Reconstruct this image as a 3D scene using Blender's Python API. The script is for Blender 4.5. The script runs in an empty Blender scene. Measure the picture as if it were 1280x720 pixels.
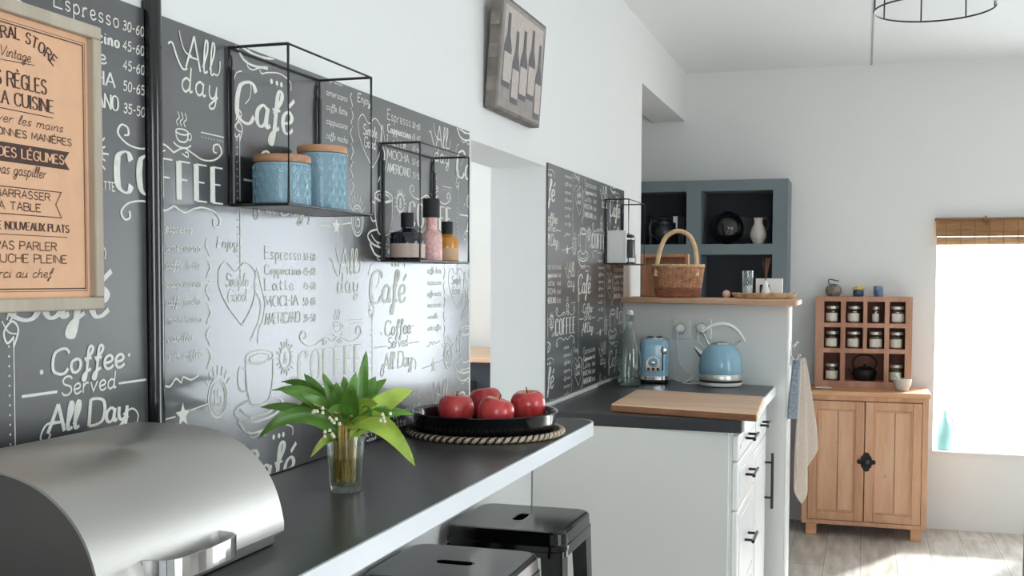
import bpy, bmesh, math, random
from mathutils import Vector, Matrix
random.seed(7)
sc = bpy.context.scene
COL = sc.collection
# ------------------------------------------------------------------ camera
F, CY, TH, PHI, ROLL = 1400.0, 413.578, 0.3033827, 0.0466328, 0.004
CAM = Vector((0.95, 0.0, 1.302))
_r = Vector((math.cos(TH), math.sin(TH), 0))
_f = Vector((-math.sin(TH)*math.cos(PHI), math.cos(TH)*math.cos(PHI), -math.sin(PHI)))
_d = _f.cross(_r)
RX = math.cos(ROLL)*_r - math.sin(ROLL)*_d
DX = math.cos(ROLL)*_d + math.sin(ROLL)*_r
cam = bpy.data.cameras.new('camera')
cam.sensor_width = 36.0
cam.lens = F*36.0/1280.0
cam.shift_y = (CY-360.0)/1280.0
cam.clip_start = 0.02
co = bpy.data.objects.new('camera', cam)
COL.objects.link(co)
M4 = Matrix((RX, -DX, -_f)).transposed().to_4x4()
M4.translation = CAM
co.matrix_world = M4
sc.camera = co

# ------------------------------------------------------------------ world, light, exposure
SKY = 9.0
w = bpy.data.worlds.new('overcast_sky')
w.use_nodes = True
bg = w.node_tree.nodes['Background']
bg.inputs[0].default_value = (0.93, 0.97, 1.0, 1)
bg.inputs[1].default_value = SKY
sc.world = w
def portal(name, loc, rot, sx, sy):
    l = bpy.data.lights.new(name, 'AREA')
    l.shape = 'RECTANGLE'; l.size = sx; l.size_y = sy
    l.cycles.is_portal = True
    o = bpy.data.objects.new(name, l); COL.objects.link(o)
    o.location = loc; o.rotation_euler = rot
H = math.pi/2
sl = bpy.data.lights.new('sun', 'SUN')
sl.energy = 15; sl.angle = math.radians(5); sl.color = (1.0, .985, .96)
so = bpy.data.objects.new('sun', sl); COL.objects.link(so)
so.rotation_euler = Vector((-.42, -.85, -.58)).to_track_quat('-Z', 'Y').to_euler()
portal('window_portal', (2.35, 6.60, 1.1), (-H, 0, 0), 2.3, 1.6)
portal('door_portal', (3.92, 1.5, 1.15), (0, H, 0), 2.1, 1.3)
portal('rear_fill_portal', (2.0, -2.25, 1.45), (H, 0, 0), 1.5, 1.2)  # sky fill through the added window behind the camera
portal('side_room_fill_portal', (-1.75, 3.4, 1.5), (0, -H, 0), 1.2, 1.4)  # sky fill through the added side room window
sc.view_settings.view_transform = 'Standard'
sc.view_settings.look = 'None'
sc.view_settings.exposure = -0.12
sc.view_settings.gamma = 1.0
sc.view_settings.use_curve_mapping = False
sc.cycles.use_denoising = True
sc.cycles.max_bounces = 10
sc.cycles.diffuse_bounces = 6
sc.cycles.transparent_max_bounces = 16
sc.cycles.caustics_reflective = False
sc.cycles.caustics_refractive = False
sc.cycles.sample_clamp_indirect = 6.0

# ------------------------------------------------------------------ helpers
def at(u, v, ax, val):
    d = RX*((u-640)/F) + DX*((v-CY)/F) + _f
    i = 'XYZ'.index(ax)
    return CAM + d*((val-CAM[i])/d[i])
def depth(p): return (Vector(p)-CAM).dot(_f)
def lin(c):
    return tuple(((x/255)/12.92 if x/255 <= .04045 else ((x/255+.055)/1.055)**2.4) for x in c)
MATS = {}
def mat(name, c, rough=.5, metal=0.0, spec=.5, coat=0, sheen=0, bump=0, bscale=60, var=0, vscale=8, trans=0, sub=0):
    m = bpy.data.materials.new(name); m.use_nodes = True
    nt = m.node_tree; p = nt.nodes['Principled BSDF']
    col = (*lin(c), 1)
    p.inputs['Base Color'].default_value = col
    p.inputs['Roughness'].default_value = rough
    p.inputs['Metallic'].default_value = metal
    p.inputs['Specular IOR Level'].default_value = spec
    p.inputs['Coat Weight'].default_value = coat
    p.inputs['Coat Roughness'].default_value = .06
    p.inputs['Sheen Weight'].default_value = sheen
    p.inputs['Transmission Weight'].default_value = trans
    tc = nt.nodes.new('ShaderNodeTexCoord')
    if var:
        n = nt.nodes.new('ShaderNodeTexNoise'); n.inputs['Scale'].default_value = vscale; n.inputs['Detail'].default_value = 5
        nt.links.new(tc.outputs['Object'], n.inputs['Vector'])
        r = nt.nodes.new('ShaderNodeValToRGB')
        r.color_ramp.elements[0].position = .3; r.color_ramp.elements[1].position = .7
        r.color_ramp.elements[0].color = (*[x*(1-var) for x in col[:3]], 1)
        r.color_ramp.elements[1].color = (*[min(1, x*(1+var)) for x in col[:3]], 1)
        nt.links.new(n.outputs[0], r.inputs[0]); nt.links.new(r.outputs[0], p.inputs['Base Color'])
    if bump:
        n = nt.nodes.new('ShaderNodeTexNoise'); n.inputs['Scale'].default_value = bscale; n.inputs['Detail'].default_value = 4
        nt.links.new(tc.outputs['Object'], n.inputs['Vector'])
        b = nt.nodes.new('ShaderNodeBump'); b.inputs['Strength'].default_value = bump; b.inputs['Distance'].default_value = .01
        nt.links.new(n.outputs[0], b.inputs['Height']); nt.links.new(b.outputs[0], p.inputs['Normal'])
    MATS[name] = m
    return m
def wood(name, c1, c2, axis='Z', rough=.5, scale=14, knots=False, stretch=.12):
    m = mat(name, c1, rough); nt = m.node_tree; p = nt.nodes['Principled BSDF']
    tc = nt.nodes.new('ShaderNodeTexCoord'); mp = nt.nodes.new('ShaderNodeMapping')
    s = [1, 1, 1]; s['XYZ'.index(axis)] = stretch
    mp.inputs['Scale'].default_value = s
    nt.links.new(tc.outputs['Object'], mp.inputs[0])
    n = nt.nodes.new('ShaderNodeTexNoise'); n.inputs['Scale'].default_value = scale; n.inputs['Detail'].default_value = 8; n.inputs['Distortion'].default_value = .6
    n2 = nt.nodes.new('ShaderNodeTexNoise'); n2.inputs['Scale'].default_value = scale*9; n2.inputs['Detail'].default_value = 3
    nt.links.new(mp.outputs[0], n.inputs['Vector']); nt.links.new(mp.outputs[0], n2.inputs['Vector'])
    mx = nt.nodes.new('ShaderNodeMath'); mx.operation = 'MULTIPLY_ADD'; mx.inputs[1].default_value = .35
    nt.links.new(n2.outputs[0], mx.inputs[0]); nt.links.new(n.outputs[0], mx.inputs[2])
    r = nt.nodes.new('ShaderNodeValToRGB')
    r.color_ramp.elements[0].position = .45; r.color_ramp.elements[1].position = .85
    r.color_ramp.elements[0].color = (*lin(c2), 1); r.color_ramp.elements[1].color = (*lin(c1), 1)
    nt.links.new(mx.outputs[0], r.inputs[0])
    out = r.outputs[0]
    if knots:
        v = nt.nodes.new('ShaderNodeTexVoronoi'); v.inputs['Scale'].default_value = 7
        mp2 = nt.nodes.new('ShaderNodeMapping'); s2 = [1.5, 1.5, 1.5]; s2['XYZ'.index(axis)] = .9
        mp2.inputs['Scale'].default_value = s2
        nt.links.new(tc.outputs['Object'], mp2.inputs[0]); nt.links.new(mp2.outputs[0], v.inputs['Vector'])
        k = nt.nodes.new('ShaderNodeValToRGB'); k.color_ramp.elements[0].position = .03; k.color_ramp.elements[1].position = .1
        k.color_ramp.elements[0].color = (.75, .75, .75, 1); k.color_ramp.elements[1].color = (0, 0, 0, 1)
        nt.links.new(v.outputs['Distance'], k.inputs[0])
        mm = nt.nodes.new('ShaderNodeMixRGB'); mm.inputs[2].default_value = (*lin((112, 66, 40)), 1)
        nt.links.new(k.outputs[0], mm.inputs[0]); nt.links.new(out, mm.inputs[1]); out = mm.outputs[0]
    nt.links.new(out, p.inputs['Base Color'])
    b = nt.nodes.new('ShaderNodeBump'); b.inputs['Strength'].default_value = .15; b.inputs['Distance'].default_value = .004
    nt.links.new(mx.outputs[0], b.inputs['Height']); nt.links.new(b.outputs[0], p.inputs['Normal'])
    return m
def glass(name, tint=(255, 255, 255), lo=.04, hi=.6, rough=.02):
    m = bpy.data.materials.new(name); m.use_nodes = True; nt = m.node_tree; nt.nodes.clear()
    o = nt.nodes.new('ShaderNodeOutputMaterial'); t = nt.nodes.new('ShaderNodeBsdfTransparent'); g = nt.nodes.new('ShaderNodeBsdfGlossy')
    t.inputs[0].default_value = (*lin(tint), 1); g.inputs['Roughness'].default_value = rough
    lw = nt.nodes.new('ShaderNodeLayerWeight'); lw.inputs[0].default_value = .35
    mr = nt.nodes.new('ShaderNodeMapRange'); mr.inputs[3].default_value = lo; mr.inputs[4].default_value = hi
    nt.links.new(lw.outputs['Facing'], mr.inputs[0])
    mx = nt.nodes.new('ShaderNodeMixShader')
    nt.links.new(mr.outputs[0], mx.inputs[0]); nt.links.new(t.outputs[0], mx.inputs[1]); nt.links.new(g.outputs[0], mx.inputs[2])
    nt.links.new(mx.outputs[0], o.inputs[0]); MATS[name] = m
    return m

WL = {}
class MB:
    def __init__(s): s.v = []; s.f = []; s.m = []
    def add(s, vs, fs, m=0):
        b = len(s.v); s.v += [tuple(x) for x in vs]
        for f in fs: s.f.append([b+i for i in f]); s.m.append(m)
        return s
    def box(s, x0, x1, y0, y1, z0, z1, m=0):
        vs = [(x, y, z) for x in (x0, x1) for y in (y0, y1) for z in (z0, z1)]
        return s.add(vs, [(0,1,3,2),(4,6,7,5),(0,4,5,1),(2,3,7,6),(0,2,6,4),(1,5,7,3)], m)
    def prism(s, poly, lo, hi, axis='Z', m=0):
        n = len(poly)
        def P(a, b, h): return {'Z': (a, b, h), 'X': (h, a, b), 'Y': (a, h, b)}[axis]
        vs = [P(a, b, lo) for a, b in poly]+[P(a, b, hi) for a, b in poly]
        return s.add(vs, [tuple(range(n))[::-1], tuple(range(n, 2*n))]+[(i, (i+1) % n, n+(i+1) % n, n+i) for i in range(n)], m)
    def tube(s, pts, r, n=8, closed=False, m=0, flat=1.0):
        P = [Vector(p) for p in pts]; k = len(P)
        R = r if isinstance(r, (list, tuple)) else [r]*k
        T = []
        for i in range(k):
            a = P[(i-1) % k] if (closed or i > 0) else P[i]; b = P[(i+1) % k] if (closed or i < k-1) else P[i]
            T.append((b-a).normalized())
        up = Vector((0, 0, 1)) if abs(T[0].z) < .9 else Vector((1, 0, 0))
        nn = (up - T[0]*up.dot(T[0])).normalized(); vs = []
        for i in range(k):
            nn = (nn - T[i]*nn.dot(T[i])); nn = nn.normalized() if nn.length > 1e-6 else T[i].orthogonal().normalized()
            bb = T[i].cross(nn)
            for j in range(n):
                a = 2*math.pi*j/n
                vs.append(P[i]+(nn*math.cos(a)*flat+bb*math.sin(a))*R[i])
        fs = []
        for i in range(k if closed else k-1):
            a, b = i*n, ((i+1) % k)*n
            for j in range(n): fs.append((a+j, a+(j+1) % n, b+(j+1) % n, b+j))
        if not closed: fs += [tuple(range(n))[::-1], tuple(range((k-1)*n, k*n))]
        return s.add(vs, fs, m)
    def lathe(s, prof, c=(0, 0), z0=0, n=32, m=0, sx=1, sy=1, closed=False):
        vs = []; fs = []; k = len(prof)
        for r, z in prof:
            for j in range(n):
                a = 2*math.pi*j/n; vs.append((c[0]+r*sx*math.cos(a), c[1]+r*sy*math.sin(a), z0+z))
        for i in range(k if closed else k-1):
            a, b = i*n, ((i+1) % k)*n
            for j in range(n): fs.append((a+j, a+(j+1) % n, b+(j+1) % n, b+j))
        if not closed:
            fs += [tuple(range(n))[::-1], tuple(range((k-1)*n, k*n))]
        return s.add(vs, fs, m)
    def ball(s, c, r, n=12, m=0, sz=1):
        return s.lathe([(max(1e-4, r*math.sin(math.pi*i/(n//2+2))), -r*sz*math.cos(math.pi*i/(n//2+2))) for i in range(n//2+3)], c[:2], c[2], n, m)
    def grid(s, fn, nu, nv, m=0):
        vs = [fn(i/nu, j/nv) for i in range(nu+1) for j in range(nv+1)]
        return s.add(vs, [(i*(nv+1)+j, (i+1)*(nv+1)+j, (i+1)*(nv+1)+j+1, i*(nv+1)+j+1) for i in range(nu) for j in range(nv)], m)
    def rod(s, a, b, r, n=8, m=0): return s.tube([a, b], r, n, m=m)
    def xf(s, M): s.v = [tuple(M @ Vector(p)) for p in s.v]; return s
    def build(s, name, mats, parent=None, origin=None, smooth=35, bevel=0, seg=2, solid=0, sub=0, fix=True, clip=None):
        if not isinstance(mats, (list, tuple)): mats = [mats]
        org = WL[parent] if parent is not None else Vector(origin if origin else (0, 0, 0))
        me = bpy.data.meshes.new(name)
        me.from_pydata([tuple(Vector(p)-org) for p in s.v], [], s.f)
        for m in mats: me.materials.append(MATS[m] if isinstance(m, str) else m)
        me.polygons.foreach_set('material_index', s.m)
        bm = bmesh.new(); bm.from_mesh(me)
        if clip:
            for pc, pn in clip:
                bmesh.ops.bisect_plane(bm, geom=bm.verts[:]+bm.edges[:]+bm.faces[:], plane_co=Vector(pc)-org, plane_no=pn, clear_outer=True)
        if fix: bmesh.ops.recalc_face_normals(bm, faces=bm.faces[:])
        bm.to_mesh(me); bm.free()
        if smooth:
            me.polygons.foreach_set('use_smooth', [True]*len(me.polygons))
            me.set_sharp_from_angle(angle=math.radians(smooth))
        o = bpy.data.objects.new(name, me); COL.objects.link(o)
        if parent is not None: o.parent = parent
        else: o.location = org
        WL[o] = org
        if bevel:
            b = o.modifiers.new('bevel', 'BEVEL'); b.width = bevel; b.segments = seg; b.limit_method = 'ANGLE'; b.angle_limit = math.radians(40)
            b.harden_normals = False
        if sub:
            q = o.modifiers.new('sub', 'SUBSURF'); q.levels = sub; q.render_levels = sub
        if solid:
            q = o.modifiers.new('solid', 'SOLIDIFY'); q.thickness = solid; q.offset = 0
        return o
def tag(o, label=None, cat=None, group=None, kind=None):
    if label: o['label'] = label
    if cat: o['category'] = cat
    if group: o['group'] = group
    if kind: o['kind'] = kind
    return o
def thing(name, label, cat, loc, group=None):
    o = bpy.data.objects.new(name, None); COL.objects.link(o)
    o.empty_display_size = .05; o.location = loc; WL[o] = Vector(loc)
    return tag(o, label, cat, group)
def struct(o): o['kind'] = 'structure'; return o
def copy_tree(o, parent=None):
    c = o.copy(); COL.objects.link(c)
    if parent is not None: c.parent = parent
    for ch in list(o.children): copy_tree(ch, c)
    return c
def rrect(x0, x1, y0, y1, r, n=5):
    P = []
    for cx, cy, a0 in ((x1-r, y1-r, 0), (x0+r, y1-r, 90), (x0+r, y0+r, 180), (x1-r, y0+r, 270)):
        for i in range(n+1):
            a = math.radians(a0+90*i/n); P.append((cx+r*math.cos(a), cy+r*math.sin(a)))
    return P
def cr(P, k=6, closed=False):
    P = [Vector(p) for p in P]; n = len(P); out = []
    for i in range(n if closed else n-1):
        if closed: a, b, c, d = P[i-1], P[i], P[(i+1) % n], P[(i+2) % n]
        else: a, b, c, d = P[max(i-1, 0)], P[i], P[i+1], P[min(i+2, n-1)]
        for j in range(k):
            t = j/k
            out.append(.5*((2*b)+(c-a)*t+(2*a-5*b+4*c-d)*t*t+(3*b-a-3*c+d)*t**3))
    if not closed: out.append(P[-1])
    return out

# ------------------------------------------------------------------ materials
mat('wall_paint', (231, 231, 229), .9, bump=.08, bscale=25)
mat('ceiling_paint', (235, 237, 237), .9)
mat('reveal_paint', (236, 235, 231), .9)
mat('white_gloss', (240, 240, 238), .3)
mat('white_matt', (236, 236, 233), .6)
mat('edge_white', (216, 220, 225), .35)
mat('grey_panel', (222, 221, 215), .55)
mat('laminate', (54, 54, 57), .3, var=.18, vscale=90)
mat('chalkboard', (52, 52, 55), .42, coat=.75, bump=.012, bscale=14)
MATS['chalkboard'].node_tree.nodes['Principled BSDF'].inputs['Coat Roughness'].default_value = .14
MATS['chalkboard'].node_tree.nodes['Principled BSDF'].inputs['Coat IOR'].default_value = 1.55
MATS['chalkboard'].node_tree.nodes['Principled BSDF'].inputs['IOR'].default_value = 1.74
mat('chalk', (226, 225, 216), .75, var=.08, vscale=120)
mat('black_metal', (14, 14, 15), .35)
mat('black_gloss', (10, 10, 11), .14, coat=.4)
mat('black_paint', (9, 9, 10), .11, spec=.4)
mat('black_matt', (16, 16, 17), .6)
mat('chrome', (214, 214, 214), .12, 1)
mat('iron', (34, 33, 33), .5, .6)
mat('blue_enamel', (140, 182, 202), .22, coat=.4)
mat('blue_glaze', (138, 172, 186), .22, coat=.35, var=.05, vscale=60, bump=.25, bscale=160)
mat('white_plastic', (238, 237, 232), .3)
mat('slate_paint', (110, 121, 126), .6)
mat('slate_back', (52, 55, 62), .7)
mat('sealant', (235, 235, 230), .5)
wood('pine', (216, 172, 140), (190, 140, 106), 'Z', .5, 9, True)
wood('pine_frame', (210, 164, 130), (180, 128, 94), 'Z', .5, 10)
wood('pine_top', (222, 172, 130), (194, 136, 94), 'X', .45, 10)
wood('rack_wood', (196, 148, 122), (166, 116, 92), 'Z', .55, 12)
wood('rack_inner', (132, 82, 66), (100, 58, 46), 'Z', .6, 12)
wood('oak', (230, 190, 158), (208, 162, 128), 'X', .45, 10)
wood('lid_wood', (202, 152, 116), (170, 118, 82), 'X', .5, 20)
wood('board_wood', (222, 188, 158), (200, 160, 126), 'X', .5, 9)
wood('board_edge', (150, 102, 70), (112, 72, 46), 'X', .5, 16)
wood('frame_wood', (190, 178, 160), (166, 152, 132), 'Z', .6, 14)
wood('box_wood', (206, 156, 124), (178, 124, 92), 'Z', .55, 12)
mat('kraft_print', (226, 178, 142), .75, var=.05, vscale=30)
mat('ink', (72, 46, 38), .7)
glass('pane_glass', (250, 253, 255), .03, .25)
glass('clear_glass', (246, 249, 247), .05, .5)
glass('bottle_glass', (226, 234, 231), .08, .7)
glass('water', (222, 222, 196), .03, .3)

# ------------------------------------------------------------------ the setting
CEIL = 2.43
m = MATS['floor'] = bpy.data.materials.new('floor'); m.use_nodes = True
nt = m.node_tree; p = nt.nodes['Principled BSDF']; tc = nt.nodes.new('ShaderNodeTexCoord')
bk = nt.nodes.new('ShaderNodeTexBrick'); bk.offset = .37; bk.inputs['Scale'].default_value = 1
bk.inputs['Brick Width'].default_value = 1.2; bk.inputs['Row Height'].default_value = .16; bk.inputs['Mortar Size'].default_value = .0015
bk.inputs['Color1'].default_value = (*lin((226, 221, 214)), 1); bk.inputs['Color2'].default_value = (*lin((206, 198, 189)), 1); bk.inputs['Mortar'].default_value = (*lin((140, 130, 120)), 1)
mp0 = nt.nodes.new('ShaderNodeMapping'); mp0.inputs['Rotation'].default_value = (0, 0, math.pi/2); nt.links.new(tc.outputs['Object'], mp0.inputs[0]); nt.links.new(mp0.outputs[0], bk.inputs['Vector'])
mp = nt.nodes.new('ShaderNodeMapping'); mp.inputs['Scale'].default_value = (7, 1.1, 1); nt.links.new(tc.outputs['Object'], mp.inputs[0])
nz = nt.nodes.new('ShaderNodeTexNoise'); nz.inputs['Scale'].default_value = 3.5; nz.inputs['Detail'].default_value = 7; nt.links.new(mp.outputs[0], nz.inputs['Vector'])
rp = nt.nodes.new('ShaderNodeValToRGB'); rp.color_ramp.elements[0].position = .35; rp.color_ramp.elements[1].position = .68
rp.color_ramp.elements[0].color = (.62, .6, .57, 1); rp.color_ramp.elements[1].color = (1, 1, 1, 1); nt.links.new(nz.outputs[0], rp.inputs[0])
mx = nt.nodes.new('ShaderNodeMixRGB'); mx.blend_type = 'MULTIPLY'; mx.inputs[0].default_value = 1
nt.links.new(bk.outputs[0], mx.inputs[1]); nt.links.new(rp.outputs[0], mx.inputs[2]); nt.links.new(mx.outputs[0], p.inputs['Base Color'])
p.inputs['Roughness'].default_value = .32

struct(MB().box(-1.75, 3.9, -2.3, 6.62, -.06, 0).build('floor', 'floor', smooth=None))
struct(MB().box(-1.75, 3.9, -2.3, 6.62, CEIL, CEIL+.08).build('ceiling', 'ceiling_paint', smooth=None))
NY0, NY1 = 2.68, 3.38
b = MB()
b.box(-.18, 0, -2.0, NY0, 0, CEIL).box(-.18, 0, NY1, 4.95, 0, CEIL).box(-.18, 0, NY0, NY1, 1.652, CEIL)
b.box(-.18, 0, NY0, NY1, 0, .86).box(-.18, 0, 4.95, 6.22, 2.17, CEIL)
struct(b.build('wall_left', 'wall_paint', smooth=None, fix=False))
WX0, WX1, WX2, WX3 = 1.312, 2.12, 2.22, 3.40
b = MB()
b.box(-1.0, WX0, 6.22, 6.52, 0, CEIL).box(WX3, 3.9, 6.22, 6.52, 0, CEIL).box(WX1, WX2, 6.22, 6.52, 0, CEIL)
b.box(WX0, WX1, 6.22, 6.52, 0, .405).box(WX0, WX1, 6.22, 6.52, 1.60, CEIL)
b.box(WX2, WX3, 6.22, 6.52, 0, .405).box(WX2, WX3, 6.22, 6.52, 1.95, CEIL)
struct(b.build('wall_back', 'wall_paint', smooth=None, fix=False))
DY0, DY1, DZ0, DZ1 = .9, 2.1, .1, 2.1
b = MB()
b.box(3.6, 3.85, -2.0, DY0, 0, CEIL).box(3.6, 3.85, DY1, 6.22, 0, CEIL).box(3.6, 3.85, DY0, DY1, 0, DZ0).box(3.6, 3.85, DY0, DY1, DZ1, CEIL)
struct(b.build('wall_right', 'wall_paint', smooth=None, fix=False))
b = MB(); b.box(-.18, 1.25, -2.2, -2.0, 0, CEIL).box(2.75, 3.85, -2.2, -2.0, 0, CEIL).box(1.25, 2.75, -2.2, -2.0, 0, .85).box(1.25, 2.75, -2.2, -2.0, 2.05, CEIL)
struct(b.build('wall_front', 'wall_paint', smooth=None, fix=False))
# side room behind the left wall and the alcove
b = MB(); b.box(-1.7, -1.62, 1.8, 2.8, 0, CEIL).box(-1.7, -1.62, 4.0, 4.85, 0, CEIL).box(-1.7, -1.62, 2.8, 4.0, 0, .95).box(-1.7, -1.62, 2.8, 4.0, 2.1, CEIL)
struct(b.build('wall_side_room', 'reveal_paint', smooth=None, fix=False))
struct(MB().box(-1.62, -.18, 1.8, 1.9, 0, CEIL).build('wall_side_room_near', 'reveal_paint', smooth=None))
struct(MB().box(-1.62, -.18, 4.85, 4.95, 0, CEIL).build('wall_side_room_far', 'reveal_paint', smooth=None))
struct(MB().box(-1.0, -.9, 4.95, 6.22, 0, CEIL).build('wall_alcove', 'reveal_paint', smooth=None))
struct(MB().box(-.66, -.45, 4.82, 4.85, 0, 1.72).build('lit_patch_board', 'white_gloss', smooth=None))  # white board put in for a brighter lit patch of this wall
def window(n, a, bb, z0, z1, axis, pos, d):
    """frame outside the opening, glass pane behind it"""
    o = .05; f = MB(); g = MB()
    def bx(M, a0, a1, z0_, z1_, t0, t1):
        if axis == 'Y': M.box(a0, a1, min(t0, t1), max(t0, t1), z0_, z1_)
        else: M.box(min(t0, t1), max(t0, t1), a0, a1, z0_, z1_)
    for a0, a1, q0, q1 in ((a-o, a, z0-o, z1+o), (bb, bb+o, z0-o, z1+o), (a, bb, z0-o, z0), (a, bb, z1, z1+o)):
        bx(f, a0, a1, q0, q1, pos, pos+d*.05)
    if axis == 'X':
        for k in (1, 2): q = a+(bb-a)*k/3; bx(f, q-.03, q+.03, z0, z1, pos, pos+d*.05)
    fr = struct(f.build('window_%d' % n, 'white_gloss', smooth=None))
    bx(g, a, bb, z0, z1, pos+d*.022, pos+d*.028)
    g.build('pane', 'pane_glass', fr, smooth=None)
window(1, WX0, WX1, .405, 1.60, 'Y', 6.52, 1)
window(2, WX2, WX3, .405, 1.95, 'Y', 6.52, 1)
window(3, DY0, DY1, DZ0, DZ1, 'X', 3.85, 1)
window(5, 1.25, 2.75, .85, 2.05, 'Y', -2.2, -1)  # unseen window added behind the camera to brighten faces turned towards it
window(4, 2.8, 4.0, .95, 2.1, 'Z', -1.7, -1)  # unseen window added to light the side room
struct(MB().box(WX0, WX1, 6.205, 6.52, .405, .412).build('trim_1', 'white_gloss', smooth=None))
struct(MB().box(.969, .976, 3.5, 6.22, CEIL-.004, CEIL).build('trim_2', mat('seam_grey', (176, 180, 180), .8), smooth=None))

# divider half wall behind the worktop, a little skewed to the room
DIV = [(0, 4.56), (.680, 4.312), (.680, 4.47), (0, 4.72)]
struct(MB().prism(DIV, 0, 1.205).build('wall_divider', mat('divider_paint', (240, 240, 237), .85), smooth=None))
struct(MB().prism([(.6803, 4.314), (.690, 4.314), (.690, 4.466), (.6803, 4.466)], 0, 1.2).build('trim_4', 'white_gloss', smooth=None, bevel=.003))

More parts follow.
